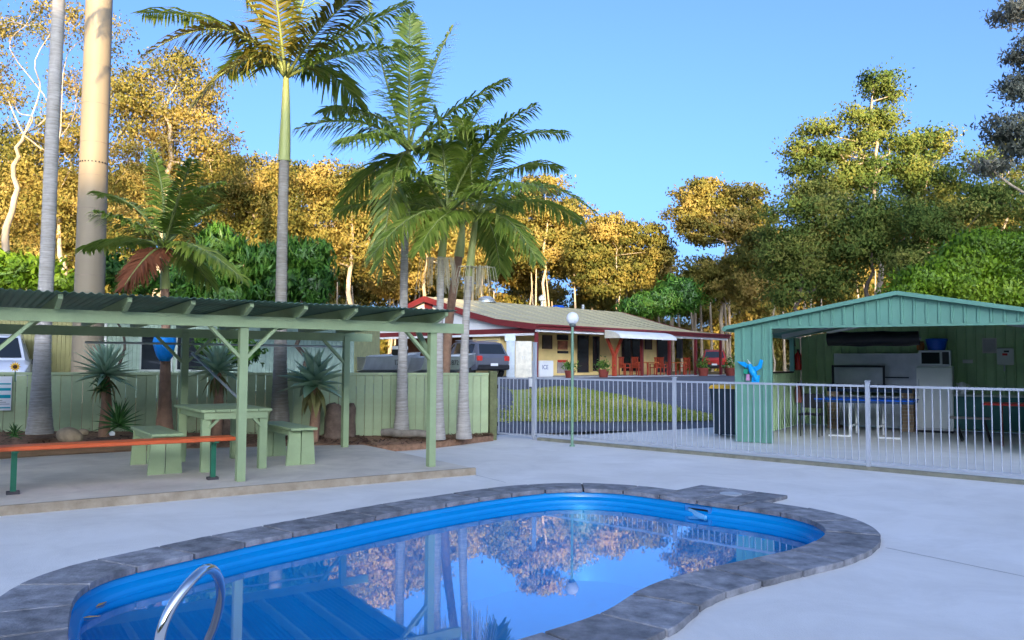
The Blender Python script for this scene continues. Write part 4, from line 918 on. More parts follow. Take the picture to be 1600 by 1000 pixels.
def boat(label, loc, rz, txt):
    t = thing('aluminium_boat', label, 'boat', loc, rz, 'dinghies on trailers'); L_ = 3.4; m = MB(); N_ = 10; n = 7
    def sec(k, ins=0):
        x = -L_/2+L_*k; b = .72*(1-max(0, (k-.45)/.55)**2.2)-ins; b = max(b, .01); g_ = .92+.16*k*k; ke = .42+.30*max(0, (k-.6)/.4)**2+ins
        return [(x, -b, g_), (x, -b*.94, (g_*1.3+ke*.7)/2), (x, -b*.80, ke+.12), (x, 0, ke), (x, b*.80, ke+.12), (x, b*.94, (g_*1.3+ke*.7)/2), (x, b, g_)]
    for ins in (0, .03):
        for i in range(N_+1): m.v += sec(i/N_, ins)
    o = (N_+1)*n
    for i in range(N_):
        for j in range(n-1): m.f += [(i*n+j, i*n+j+1, (i+1)*n+j+1, (i+1)*n+j), (o+i*n+j, o+(i+1)*n+j, o+(i+1)*n+j+1, o+i*n+j+1)]
        for j in (0, n-1): m.f.append((i*n+j, (i+1)*n+j, o+(i+1)*n+j, o+i*n+j))
    m.f += [tuple(range(n)), tuple(range(o, o+n))]
    m.build('hull', alu, t, smooth=35)
    for s in (0, 6): MB().tube([Vector(sec(i/N_)[s])+Vector((0, 0, .01)) for i in range(N_+1)], .022, 6).build('gunwale', M('gunwale', (.35, .36, .35), .5), t)
    for x in (-1.1, 0, .9): MB().box((x, 0, .82), (.25, 1.22 if x < .5 else .9, .03)).build('thwart', alu, t)
    om = MB().tube([(-2.02, 0, .35), (-2.02, 0, .95)], .06, 8).build('outboard_leg', black, t); MB().box((-2.05, 0, 1.12), (.42, .28, .38), ch=.08).build('outboard_cowl', black, om); MB().box((-2.05, 0, 1.22), (.425, .285, .10)).build('cowl_stripe', white, om)
    text_mesh('lettering', txt, .24, M('hull_print', (.06, .06, .06), .6), t, Matrix.Translation((-.3, -.735, .76)) @ Matrix.Rotation(R(86), 4, 'X'), .004)
    tr_ = MB().b2((-1.9, -.05, .28), (2.6, .05, .36)).build('trailer_beam', alu, t)
    for s in (-.75, .75):
        MB().lathe([(.25, -.07), (.25, .07)], 16).xf(Matrix.Translation((-.4, s, .25)) @ Matrix.Rotation(R(90), 4, 'X')).build('trailer_wheel', rubber, t)
    MB().b2((-.44, -.75, .22), (-.36, .75, .28)).build('axle', alu, t)
for px, Y, a, tx, lb in ((603, 25.5, 58, '124', 'aluminium dinghy numbered 124 behind the green fence, left of two'), (692, 27, 54, '1872', 'aluminium dinghy behind the fence beside the silver wagon')):
    c = at(px, 570, Y); boat(lb, (c.x, c.y, tz(c.x, c.y)-.06), R(a), tx)

# ------------------------------------------------------------------ cabins behind the fence, monopole
def cabin(label, px0, px1, Y, dep, hgt, mat, feats):
    a = at(px0, 560, Y); b = at(px1, 560, Y); z0 = .40; t = thing('park_cabin', label, 'cabin', (a.x, Y, z0)); wd = b.x-a.x
    holes = [f_ for f_ in feats if f_[0] == 'w']; xs_ = 0
    MB().ribbed(0, wd, 0, hgt, 0, .12, .012).build('front_wall', mat, t)
    for X in (0, wd): MB().b2((X-.03 if X else 0, .012, 0), (X if X else .03, dep, hgt-.1)).build('end_wall', M('cabin_yellow', (.62, .56, .22), .7), t)
    MB().b2((0, dep, 0), (wd, dep+.03, hgt-.1)).build('back_wall', mat, t)
    MB().add([(-.15, -.35, hgt+.05), (wd+.15, -.35, hgt+.05), (wd+.15, dep+.2, hgt-.1), (-.15, dep+.2, hgt-.1), (-.15, -.35, hgt+.12), (wd+.15, -.35, hgt+.12), (wd+.15, dep+.2, hgt), (-.15, dep+.2, hgt)], [(3, 2, 1, 0), (4, 5, 6, 7), (0, 1, 5, 4), (1, 2, 6, 5), (2, 3, 7, 6), (3, 0, 4, 7)]).build('roof', roof_b, t)
    for nm, x0, y0, x1, y1, mt in feats:
        p = at(x0, y1, Y)-Vector((a.x, Y, z0)); q = at(x1, y0, Y)-Vector((a.x, Y, z0))
        if nm == 'downpipe': MB().tube([((p.x+q.x)/2, -.06, 0), ((p.x+q.x)/2, -.06, hgt)], .04, 8).build(nm, mt, t); continue
        f_ = MB().b2((p.x, -.05, p.z), (q.x, -.014, q.z)).build(nm, M('cabin_frame', (.45, .5, .45), .5), t); MB().b2((p.x+.05, -.058, p.z+.05), (q.x-.05, -.0505, q.z-.05)).build('pane', mt, f_)
cabin('olive steel clad cabin behind the white four wheel drive', -140, 131, 22.6, 3.5, 2.6, M('olive_cladding', (.27, .25, .10), .6), [('downpipe', 130, 500, 133, 580, white)])
cabin('pale green steel clad cabin with wide dark window behind the fence', 136, 553, 23.4, 4.5, 2.6, M('pale_green_cladding', (.36, .47, .36), .6), [('downpipe', 165, 500, 167, 580, white), ('window', 219, 519, 272, 580, glassd), ('window', 275, 519, 335, 580, glassd)])
c = at(140, 450, 20.5); c.z = tz(c.x, c.y); mp_ = thing('monopole', 'tall smooth beige concrete pole behind the shelter', 'pole', c)
pr = 43/F*20.5/2; zz = [0]+[1.2*k for k in range(1, 13)]
MB().lathe([(pr*1.04-.0045*z, z) for z in zz], 28).build('shaft', M('pole_concrete', (.27, .215, .14), .6, .06, 1.2, .1, 30, stretch=(1, 1, .3)), mp_, smooth=35)
for z in (3.2, 4.9, 5.75, 6.6, 7.6, 8.6): MB().lathe([(pr*1.04-.0045*z+.004, z), (pr*1.04-.0045*z+.004, z+.025)], 28).build('band', M('pole_seam', (.26, .20, .14), .8), mp_)
zd = at(140, 256, 20.5).z-c.z
for k in range(14):
    a_ = R(180+k*180/13); rr = pr*1.04-.0045*zd; MB().box((rr*math.cos(a_), rr*math.sin(a_), zd), (.03, .03, .035), rz=a_).build('peg_hole', black, mp_)

# ------------------------------------------------------------------ trees
def unit(a): return a/np.maximum(1e-9, np.linalg.norm(a, axis=1))[:, None]
def leaf_quads(c, ln, wd, droop, r_):
    n = len(c); d = r_.normal(0, 1, (n, 3)); d[:, 2] -= droop; d = unit(d); e = unit(np.cross(d, r_.normal(0, 1, (n, 3))))
    l = ln*r_.uniform(.6, 1.3, (n, 1)); w_ = wd*r_.uniform(.7, 1.3, (n, 1))
    return np.stack([c-d*l, c-e*w_+d*l*.1, c+d*l, c+e*w_+d*l*.1], 1).reshape(-1, 3)
cl_n = []
def crown(ells, Y, dens=1., rc=.75, ln=None, wd=None, droop=.8, seed=0, flat=.65, back=0.):
    r_ = np.random.default_rng(seed); C = []; T = []; cl = []; ON = []
    if ln is None: ln = .0023*Y; wd = .00112*Y
    for e in ells:
        px, py, rx, ry_ = e[:4]; dy = e[4] if len(e) > 4 else 0
        o = np.array(at(px, py, Y+dy+back*(rx+ry_)/2*Y/F)); a = rx*(Y+dy)/F; b = ry_*(Y+dy)/F; cc_ = (a+b)/2
        n = max(4, int(5.2*a*b/(rc*rc)*dens)); u = unit(r_.normal(0, 1, (n, 3)))*(r_.uniform(.12, 1, (n, 1))**.45)
        cen = o+u*np.array([max(.1, a*1.1-rc*.3), cc_, max(.1, b*1.1-rc*.25)])
        cl.append((o, cen)); te = r_.uniform(-.26, .24)
        for q in cen:
            k = int(r_.uniform(98, 172)); rr = rc*r_.uniform(.6, 1.2)
            P = r_.normal(0, .52, (k, 3))*rr*np.array([1.15, 1.15, flat]); C.append(q+P); ON.append(unit(P+.9*rr*unit(q[None]-o[None])+np.array([0, 0, .15*rr]))); T.append(np.clip(r_.uniform(.3, .8)+te+r_.normal(0, .09, k), 0, 1))
        k = int(n*14); u = unit(r_.normal(0, 1, (k, 3)))*(r_.uniform(0, 1, (k, 1))**.4); C.append(o+u*np.array([a*1.12, cc_*1.1, b*1.1])); ON.append(unit(u)); T.append(np.clip(r_.normal(.5, .2, k)+te, 0, 1))
    C = np.concatenate(C); T = np.concatenate(T)
    Q = leaf_quads(C, ln, wd, droop, r_).reshape(-1, 4, 3); ON = np.concatenate(ON); ng = unit(np.cross(Q[:, 1]-Q[:, 0], Q[:, 2]-Q[:, 0]))
    fl = (ng*ON).sum(1) < 0; Q[fl] = Q[fl][:, ::-1]; ng[fl] *= -1
    cl_n.clear(); cl_n.append(unit(ON*.8+ng*.4)); return Q.reshape(-1, 3), T, cl
def tree(name, label, Y, trunk, ells, mat=gum_leaf, bk=bark, r0=.3, group=None, cat='tree', seed=0, limbs=True, **kw):
    """trunk: photo pixels of the trunk from its base up; its base is set on the ground at distance Y"""
    b = at(*trunk[0], Y); gz = tz(b.x, Y)-.05
    t = thing(name, label, cat, (b.x, Y, gz), 0, group); off = np.array([b.x, Y, gz])
    V, T, cl = crown(ells, Y, seed=seed, **{'back': .4, **kw}); quadmesh('crown', V-off, mat, T, t, nrm=cl_n[0])
    r_ = random.Random(seed); path = [Vector((b.x, Y, gz))]+[at(p[0], p[1], Y) for p in trunk if at(p[0], p[1], Y).z > gz+.3]
    path = smooth_path(path, 4); path = [p+Vector((r_.gauss(0, .09), r_.uniform(-.15, .15), 0))*(1 if i else 0) for i, p in enumerate(path)]
    r0 *= .62; n = len(path); rad = [r0*(1-.68*i/(n-1)) for i in range(n)]; rad[0] *= 1.35
    m = MB(); m.tube(path, rad, 9)
    if limbs:
        for o, cen in cl:
            o = Vector(o)
            i = min(range(n), key=lambda i: (path[i]-o).length+(6 if path[i].z > o.z-.2 else 0)); s = path[i]; ln_ = (o-s).length; j_ = lambda: Vector((r_.gauss(0, .10), r_.gauss(0, .10), r_.gauss(0, .10)))*ln_
            L_ = smooth_path([s, s.lerp(o, .33)+j_()+Vector((0, 0, -.04*ln_)), s.lerp(o, .66)+j_()*.8, o], 4); rr = min(rad[i]*.6, r0*.38); m.tube(L_, [rr*(1-.6*k/(len(L_)-1)) for k in range(len(L_))], 6)
            for q in cen[:9]:
                q = Vector(q); m.tube([o, o.lerp(q, .5)+Vector((0, 0, r_.uniform(0, .25))), q], [rr*.36, rr*.22, .012], 4)
    m.xf(Matrix.Translation(-Vector(off))); m.build('trunk', bk, t, smooth=60, fix=False)
    return t
G = 'gum trees behind the park'
tree('gum_tree', 'sparse gum with forked pale trunk at the far left edge', 27, [(6, 400), (14, 330), (24, 260), (38, 212)], [(40, 40, 60, 45), (20, 150, 42, 30), (95, 30, 55, 40), (170, 50, 35, 45, 3), (-30, 80, 60, 60), (120, 150, 40, 40, 4)], r0=.24, group=G, seed=1, dens=.55, rc=.6)
tree('gum_tree', 'tall golden gum with rounded crown right of the concrete pole', 40, [(248, 460), (252, 380), (262, 280), (268, 180)], [(255, 150, 75, 60), (300, 215, 70, 50), (215, 255, 65, 65), (325, 250, 48, 35), (280, 110, 35, 25), (190, 150, 50, 60), (310, 165, 35, 35), (230, 340, 60, 45)], r0=.42, group=G, seed=2, dens=.95)
tree('gum_tree', 'golden gum between the concrete pole and the far left gum', 45, [(100, 460), (96, 380), (90, 300)], [(80, 280, 60, 70), (40, 330, 50, 55), (130, 330, 60, 60), (105, 210, 45, 40), (20, 240, 45, 50)], r0=.35, group=G, seed=3, dens=1.1)
tree('gum_tree', 'golden gum just left of the tallest palm trunk', 48, [(380, 470), (385, 400), (395, 330)], [(395, 285, 65, 42), (350, 320, 55, 45), (425, 330, 50, 50), (330, 400, 60, 45), (400, 390, 65, 50)], r0=.32, group=G, seed=4, dens=1.2)
tree('gum_tree', 'golden gum right of the tallest palm trunk', 50, [(545, 480), (548, 400), (552, 340)], [(510, 285, 45, 35), (560, 300, 60, 45), (610, 320, 50, 45), (520, 350, 60, 45), (580, 380, 65, 50), (480, 400, 50, 45)], r0=.34, group=G, seed=5, dens=1.2)
tree('gum_tree', 'golden gum seen between the two middle palm trunks', 58, [(660, 480), (664, 420), (668, 360)], [(640, 380, 50, 45), (690, 370, 45, 45), (670, 320, 45, 35), (620, 430, 50, 35), (730, 400, 40, 40)], r0=.3, group=G, seed=6, dens=1.1)
tree('gum_tree', 'gum rising behind the rightmost palm fronds', 67, [(850, 490), (852, 400), (856, 340)], [(858, 288, 40, 18), (880, 340, 55, 32), (830, 330, 45, 35), (860, 390, 60, 45), (800, 380, 45, 45), (905, 385, 35, 35)], r0=.3, group=G, seed=7, dens=1.0)
tree('gum_tree', 'open gum with white trunk above the building ridge', 63, [(967, 500), (965, 440), (962, 390)], [(950, 360, 40, 24), (1000, 370, 45, 26), (920, 395, 38, 30), (985, 420, 45, 32), (1030, 395, 28, 30), (940, 440, 40, 25)], r0=.16, group=G, seed=8, dens=.75, rc=.6)
tree('gum_tree', 'spreading domed gum above the right end of the building roof', 60, [(1128, 500), (1132, 440), (1134, 390), (1128, 350)], [(1105, 305, 50, 24), (1160, 305, 38, 22), (1075, 335, 34, 26), (1135, 345, 48, 26), (1185, 340, 28, 26), (1100, 365, 40, 20), (1165, 370, 40, 24)], mat=gum_leaf, r0=.28, group=G, seed=9, dens=.9, rc=.65)
tree('gum_tree', 'low golden sapling with pale stems past the right porch end', 59, [(1142, 540), (1140, 500), (1130, 450)], [(1100, 420, 45, 22), (1125, 450, 40, 24), (1080, 450, 30, 22)], r0=.14, group=G, seed=10, dens=.75, rc=.55)
tree('gum_tree', 'golden sapling right of the pale stemmed one by the shed', 56, [(1208, 540), (1206, 480), (1195, 430)], [(1180, 400, 45, 40), (1215, 440, 32, 32), (1170, 450, 30, 30), (1230, 400, 35, 40)], r0=.13, group=G, seed=12, dens=.8, rc=.6)
tree('gum_tree', 'tallest right hand gum with tiered golden topped crown', 42, [(1372, 500), (1374, 420), (1372, 340), (1368, 250), (1365, 160)], [(1366, 130, 30, 24), (1340, 185, 32, 18), (1385, 185, 26, 20), (1362, 215, 42, 18), (1275, 200, 32, 16), (1250, 235, 26, 18), (1290, 235, 26, 16), (1262, 270, 36, 20), (1310, 275, 36, 22), (1370, 255, 40, 20), (1420, 260, 30, 22), (1250, 300, 30, 18), (1395, 155, 16, 14), (1330, 235, 36, 20), (1345, 285, 45, 24), (1405, 225, 28, 18), (1300, 305, 40, 22)], mat=gum_dark, r0=.30, group=G, seed=13, dens=1.25, rc=.6)
tree('gum_tree', 'loose grey green gum filling the right edge behind the vine mound', 40, [(1560, 520), (1562, 400), (1570, 300)], [(1530, 260, 35, 22), (1580, 235, 40, 26), (1620, 280, 50, 40), (1550, 305, 45, 28), (1510, 310, 30, 26), (1600, 200, 30, 24), (1660, 240, 50, 50)], mat=gum_dark, r0=.24, group=G, seed=41, dens=.8, rc=.65)
tree('gum_tree', 'golden crowned gum right of the tallest right hand gum', 45, [(1452, 500), (1450, 380), (1446, 280)], [(1440, 230, 30, 26), (1470, 225, 26, 22), (1425, 280, 38, 28), (1480, 280, 32, 28), (1450, 320, 45, 30)], mat=gum_dark, r0=.24, group=G, seed=14, dens=1.15, rc=.65)
tree('evergreen_tree', 'dark green tree between the domed gum and the shed ridge', 37, [(1250, 500), (1252, 440), (1255, 380)], [(1235, 345, 45, 42), (1285, 345, 48, 40), (1215, 400, 35, 45), (1265, 405, 50, 45), (1300, 440, 45, 35), (1235, 455, 42, 30)], mat=gum_dark, bk=bark_d, r0=.22, group='dark trees behind the shed', seed=15, dens=1.2, rc=.6)
tree('evergreen_tree', 'dark green tree with black trunk behind the shed ridge', 36, [(1357, 500), (1358, 440), (1360, 390)], [(1340, 335, 50, 36), (1395, 340, 45, 36), (1330, 385, 42, 38), (1390, 395, 42, 30), (1355, 365, 40, 40)], mat=gum_dark, bk=bark_d, r0=.25, group='dark trees behind the shed', seed=16, dens=1.2, rc=.6)
tree('evergreen_tree', 'dark green tree behind the bright green vine mound', 34, [(1480, 520), (1482, 440), (1485, 380)], [(1440, 350, 45, 40), (1500, 345, 50, 40), (1545, 320, 45, 40), (1470, 400, 50, 35), (1590, 330, 45, 50), (1420, 420, 40, 30)], mat=gum_dark, bk=bark_d, r0=.22, group='dark trees behind the shed', seed=17, dens=1.15, rc=.6)
tree('gum_tree', 'sparse bluish gum hanging in from the top right corner', 20, [(1690, 520), (1685, 300), (1670, 100), (1660, -60)], [(1585, 25, 40, 25), (1600, 75, 26, 22), (1590, 140, 26, 22), (1570, 195, 34, 24), (1600, 230, 36, 28), (1545, 260, 28, 14), (1640, 120, 45, 60), (1650, 0, 55, 40)], mat=gum_blue, r0=.2, group=G, seed=18, dens=.62, rc=.34, ln=.09, wd=.026)
tree('vine_mound', 'bright green vine covered mound behind the shed ridge', 23, [(1530, 520), (1530, 470), (1530, 430)], [(1530, 395, 42, 34), (1505, 420, 45, 35), (1565, 410, 45, 42), (1450, 440, 42, 20), (1490, 450, 60, 26), (1590, 440, 50, 40), (1420, 458, 30, 12), (1550, 460, 70, 25)], mat=vine, bk=bark_d, r0=.12, cat='shrub', seed=19, dens=2.6, rc=.30, ln=.07, wd=.035, limbs=False, droop=1.2)
tree('mango_tree', 'dense bright green leafy tree left of the tallest palm trunk', 19.5, [(345, 540), (345, 480), (345, 430)], [(345, 385, 38, 30), (320, 430, 45, 32), (380, 425, 38, 34), (350, 465, 60, 25)], mat=lush, bk=bark_d, r0=.12, group='leafy trees behind the shelter', seed=20, dens=.8, rc=.26, ln=.13, wd=.028, droop=1.6)
tree('mango_tree', 'dense bright green leafy tree right of the tallest palm trunk', 19.2, [(470, 540), (470, 480), (468, 430)], [(415, 405, 28, 28), (480, 400, 34, 28), (495, 445, 28, 32), (440, 450, 45, 30)], mat=lush, bk=bark_d, r0=.12, group='leafy trees behind the shelter', seed=21, dens=.8, rc=.26, ln=.13, wd=.028, droop=1.6)
tree('leafy_shrub', 'low yellow green shrub behind the far left roof corner', 24, [(50, 560), (50, 500), (50, 450)], [(30, 425, 50, 24), (90, 440, 40, 18), (-20, 430, 50, 30)], mat=vine, bk=bark_d, r0=.08, cat='shrub', seed=22, dens=1.6, rc=.4, ln=.12, wd=.04)
tree('leafy_shrub', 'green shrub at the foot of the concrete pole', 22, [(190, 560), (190, 500), (190, 450)], [(180, 425, 35, 20), (215, 440, 35, 18), (285, 440, 25, 25)], mat=lush, bk=bark_d, r0=.08, cat='shrub', seed=23, dens=1.6, rc=.36, ln=.12, wd=.04)
tree('tree_fern', 'dark green palm like shrub above the building roof end', 58, [(1040, 520), (1042, 490), (1045, 470)], [(1030, 470, 40, 18), (1065, 460, 35, 26), (1000, 480, 30, 12)], mat=lush, bk=bark_d, r0=.1, cat='shrub', seed=24, dens=1.4, rc=.6, ln=.3, wd=.06)
# red flowering shrub behind the fence
tree('flowering_shrub', 'green shrub with red flowers behind the fence by the shelter post', 16.3, [(350, 590), (350, 560), (350, 545)], [(345, 535, 35, 18), (375, 550, 22, 16)], mat=lush, bk=bark_d, r0=.03, cat='shrub', seed=25, dens=1.6, rc=.22, ln=.08, wd=.03)
# woodland closing the view, and the woodland behind the camera that shades the pool
r_ = np.random.default_rng(5); prof_px = [(-150, 270), (0, 265), (200, 270), (330, 250), (420, 262), (520, 272), (620, 285), (700, 310), (800, 335), (900, 365), (980, 380), (1060, 430), (1110, 425), (1200, 380), (1400, 330), (1750, 320)]
def topy(px):
    for (a, ya), (b, yb) in zip(prof_px, prof_px[1:]):
        if a <= px <= b: return ya+(yb-ya)*(px-a)/(b-a)
    return 340
ells = []
for px in range(-150, 1751, 34):
    y = topy(px)+20
    while y < 575: ells.append((px+r_.uniform(-18, 18), y+r_.uniform(-8, 8), 30, 24, r_.uniform(-4, 8))); y += 40
V, T, _ = crown(ells, 76, dens=.95, rc=1.0, ln=.22, wd=.10, seed=31); wo_ = quadmesh('woodland', V, gum_leaf, T, nrm=cl_n[0]); wo_['kind'] = 'stuff'; wo_['label'] = 'continuous golden woodland closing the view behind the park'
m = MB(); rr_ = random.Random(8)
for k in range(120):                                       # pale stems of the far wood, too many and faint to tell apart
    X = rr_.uniform(-50, 56); Y = rr_.uniform(63, 72); z = tz(X, Y); h = rr_.uniform(5, 9); lean = rr_.uniform(-.8, .8)
    m.tube([(X, Y, z-.2), (X+lean*.4, Y, z+h*.5), (X+lean, Y, z+h)], [.14, .10, .05], 6)
ws_ = m.build('woodland_stems', bark, smooth=60, fix=False); ws_['kind'] = 'stuff'; ws_['label'] = 'pale thin stems standing inside the far woodland'
def shade_h(x):
    P = [(-80, 15), (3, 15), (10, 16), (14, 20), (26, 20.5), (28, 21.5), (31, 23.5), (35, 23.5), (36.5, 13), (39, 13), (41, 23), (100, 23)]
    for (a, ya), (b, yb) in zip(P, P[1:]):
        if a <= x <= b: return ya+(yb-ya)*(x-a)/(b-a)
    return 18
C = []
for k in range(60000):
    x = rr_.uniform(-80, 100); h = shade_h(x)+1.1*math.sin(x*.9)+.7*math.sin(x*2.3+1); z = h*rr_.random()**.9; C.append((x, -60-rr_.random()*7, max(.3, z)))
V = leaf_quads(np.array(C), 1.0, .6, .2, r_); wb2 = quadmesh('woodland', V, gum_dark, r_.random(len(C))); wb2['kind'] = 'stuff'; wb2['label'] = 'dark belt of trees behind the viewer that shades the pool'

# ------------------------------------------------------------------ palms
def frond(parent, P0, P1, P2, mat, L=.55, nl=74, seed=0, name='frond', droop=.72, wl=.031):
    r_ = np.random.default_rng(seed); P0, P1, P2 = (np.array(p) for p in (P0, P1, P2)); ts_ = np.linspace(.14, 1., nl); V = []; T = []
    def bz(t): return (1-t)**2*P0+2*t*(1-t)*P1+t*t*P2
    def tg(t):
        d = 2*(1-t)*(P1-P0)+2*t*(P2-P1); return d/max(1e-9, np.linalg.norm(d))
    up = np.array([0, 0, 1.]); q = []
    for t in ts_:
        p = bz(t); d = tg(t); s = np.cross(d, up); ns = np.linalg.norm(s); s = s/ns if ns > .15 else np.array([math.cos(seed), math.sin(seed), 0]); u = np.cross(s, d)
        l = L*(.35+.65*math.sin(math.pi*min(1, (t*.86+.14)))**.6)*r_.uniform(.85, 1.1)
        for sg_ in (-1, 1):
            dr = s*sg_*.85+d*(.42+.4*t)+u*r_.uniform(-.25, .3)+d*r_.uniform(-.2, .2); dr /= np.linalg.norm(dr); w_ = np.cross(dr, u); w_ /= max(1e-9, np.linalg.norm(w_)); w_ = w_*.75+u*.25*sg_; w_ *= wl
            a = p; b = p+dr*l*.5-up*droop*l*.10; c = p+dr*l*.95-up*droop*l*(.42+.2*r_.random())
            V += [a-w_*.35, b-w_, b+w_, a+w_*.35,  b-w_, c-w_*.08, c+w_*.08, b+w_]; tone = np.clip(.5+r_.normal(0, .22), 0, 1); T += [tone, tone]
    o = quadmesh(name, np.array(V), mat, np.array(T), parent)
    m = MB(); k = 10; m.tube([Vector(bz(i/k)) for i in range(k+1)], [.03*(1-.85*i/k)+.003 for i in range(k+1)], 5); m.build('rachis', M('rachis', (.22, .25, .07), .5), o, smooth=True, fix=False)
    return o
def palm(label, Y, base, path_px, shaft_px, crown_px, fronds, r0=.17, r1=.10, bk=palm_bark, mats=(palm_leaf,), L=.55, seed=0, sheath=None, z0=None):
    b = at(*base, Y); z0 = bedz(base[0]) if z0 is None else z0; b.z = z0; t = thing('palm_tree', label, 'palm', b, 0, 'palms in the garden bed'); I = Matrix.Translation(-b)
    path = [b]+[at(x, y, Y) for x, y in path_px]; path = smooth_path(path, 6); fine = []
    for p, q in zip(path, path[1:]):
        n = max(1, int((q-p).length/.055)); fine += [p.lerp(q, k/n) for k in range(n)]
    fine.append(path[-1]); n = len(fine); rad = []
    for i, p in enumerate(fine):
        k = i/(n-1); r = r0+(r1-r0)*min(1, k*1.15)**.7; r *= 1+.7*math.exp(-(p.z-z0)*1.6); rad.append(r*(1+(.035 if i % 2 else -.012)))
    MB().tube(fine, rad, 14).xf(I).build('trunk', bk, t, smooth=60, fix=False)
    sp = [path[-1]-Vector((0, 0, .02))]+[at(x, y, Y) for x, y in shaft_px]+[at(*crown_px, Y)]
    sp = smooth_path(sp, 6); n = len(sp); MB().tube(sp, [r1*(1.28-.75*(i/(n-1))**1.5) for i in range(n)], 14).xf(I).build('crownshaft', palm_shaft, t, smooth=60, fix=False)
    c = at(*crown_px, Y)-b
    for i, fr in enumerate(fronds):
        (cx, cy), (tx, ty), d1, d2 = fr[:4]; mt = fr[4] if len(fr) > 4 else mats[i % len(mats)]
        frond(t, c+Vector((0, 0, -.05)), at(cx, cy, Y+d1)-b, at(tx, ty, Y+d2)-b, mt, L, seed=seed*50+i)
    return t, b, c
G_, P_, D_ = palm_gold, palm_leaf, dead_leaf
# far left palm, its crown above the picture
t1 = palm('far left palm with pale mottled trunk running out of the top', 12.3, (62, 676), [(66, 560), (74, 400), (82, 200), (92, 0), (97, -110)], [(100, -200)], (103, -290), [((103+180*math.cos(a), -290-170+90*math.sin(a*2)), (103+270*math.cos(a), -270+60*math.sin(a)), 1.2*math.sin(a), 2.2*math.sin(a)) for a in [k*2*math.pi/10+.2 for k in range(10)]], r0=.115, r1=.09, bk=palm_pale, seed=1)
palm('tallest palm with golden fronds and green crownshaft in the middle of the bed', 14.0, (437, 668), [(438, 560), (440, 430), (442, 330), (444, 250)], [(446, 190)], (447, 118),
     [((365, -10), (228, 85), -.2, -.9, G_), ((380, 10), (225, 20), .6, 1.2, P_), ((395, 45), (305, 160), -.5, -1.0, G_), ((410, 10), (330, -70), .3, .5, P_), ((432, 0), (420, -110), -.6, -.9, G_), ((470, -10), (515, -110), .5, 1.0, P_), ((490, 40), (575, -25), -.7, -1.1, G_), ((510, 55), (640, 5), .2, .5, P_), ((535, 70), (650, 75), -.3, -.5, P_), ((505, 75), (560, 165), .6, 1.3, P_), ((420, 50), (355, 115), 1.0, 1.8, P_)], r0=.118, r1=.085, L=.66, seed=2)
palm('slender palm with long green crownshaft left of the shelter end post', 14.7, (627, 677), [(629, 560), (631, 460), (633, 350)], [(636, 290)], (639, 232),
     [((600, 130), (574, 0), .3, .5), ((640, 110), (640, 25), -.3, -.4), ((665, 120), (708, 40), .3, .6), ((580, 165), (466, 200), -.5, -.9), ((590, 150), (505, 175), .8, 1.4), ((600, 190), (535, 220), -1.1, -1.7), ((700, 165), (792, 125), .1, .2), ((710, 200), (775, 200), -.7, -1.2), ((580, 250), (530, 330), .4, .6), ((612, 235), (596, 430), -.4, -.7), ((690, 200), (730, 290), .9, 1.6)], r0=.095, r1=.068, bk=palm_pale, L=.6, seed=3)
palm('pale palm immediately left of the shelter end post, crown overlapping its neighbour', 14.3, (684, 684), [(685, 600), (687, 500), (690, 400)], [(694, 370)], (700, 330),
     [((750, 190), (884, 208), .6, 1.1), ((735, 210), (835, 165), -.4, -.6), ((715, 200), (765, 150), .9, 1.5), ((650, 240), (600, 275), -.6, -1.0), ((640, 300), (530, 325), .3, .5), ((650, 310), (580, 400), -.7, -1.2), ((760, 270), (840, 290), -1.0, -1.7), ((695, 220), (680, 170), .1, .1), ((670, 280), (625, 330), 1.0, 1.8)], r0=.085, r1=.06, bk=palm_pale, L=.55, seed=4)
palm('rightmost palm with leaning pale trunk beside the fence end', 14.5, (725, 684), [(724, 620), (727, 520), (733, 430)], [(738, 385)], (744, 338),
     [((820, 240), (928, 330), -.3, -.5), ((815, 280), (905, 345), .8, 1.4), ((790, 310), (838, 405), -.7, -1.1), ((770, 320), (782, 425), .5, .7), ((705, 240), (640, 300), .5, .8), ((735, 240), (722, 185), -.5, -.7), ((790, 230), (872, 262), .9, 1.5), ((700, 300), (655, 390), -.8, -1.3), ((760, 250), (800, 200), -1.0, -1.5)], r0=.088, r1=.062, bk=palm_pale, L=.55, seed=5)
palm('reddish leaning palm trunk behind the rightmost palms', 15.9, (690, 600), [(700, 520), (709, 450), (717, 400)], [(720, 380)], (723, 350), [((700, 280), (640, 330), 1, 1.6), ((760, 280), (810, 330), 1, 1.8), ((730, 270), (740, 210), .6, 1.2), ((690, 310), (660, 380), .5, .9)], r0=.10, r1=.08, bk=palm_brown, L=.5, seed=6, z0=.1)
palm('small palm with brown trunk wrapped in a blue bag', 13.0, (257, 668), [(258, 600), (259, 520), (258, 450)], [(257, 415)], (256, 382),
     [((262, 300), (238, 235), .3, .5), ((285, 300), (352, 285), -.3, -.6), ((300, 340), (340, 320), .8, 1.3), ((225, 310), (150, 300), .4, .8), ((215, 345), (150, 330), -.6, -1.1), ((210, 360), (130, 388), .5, .9), ((300, 360), (378, 435), -.4, -.7), ((280, 300), (300, 250), -.8, -1.3), ((290, 390), (330, 445), .6, 1.0), ((235, 385), (195, 445), -.5, -.8, D_)], r0=.085, r1=.06, bk=palm_brown, L=.42, seed=7)
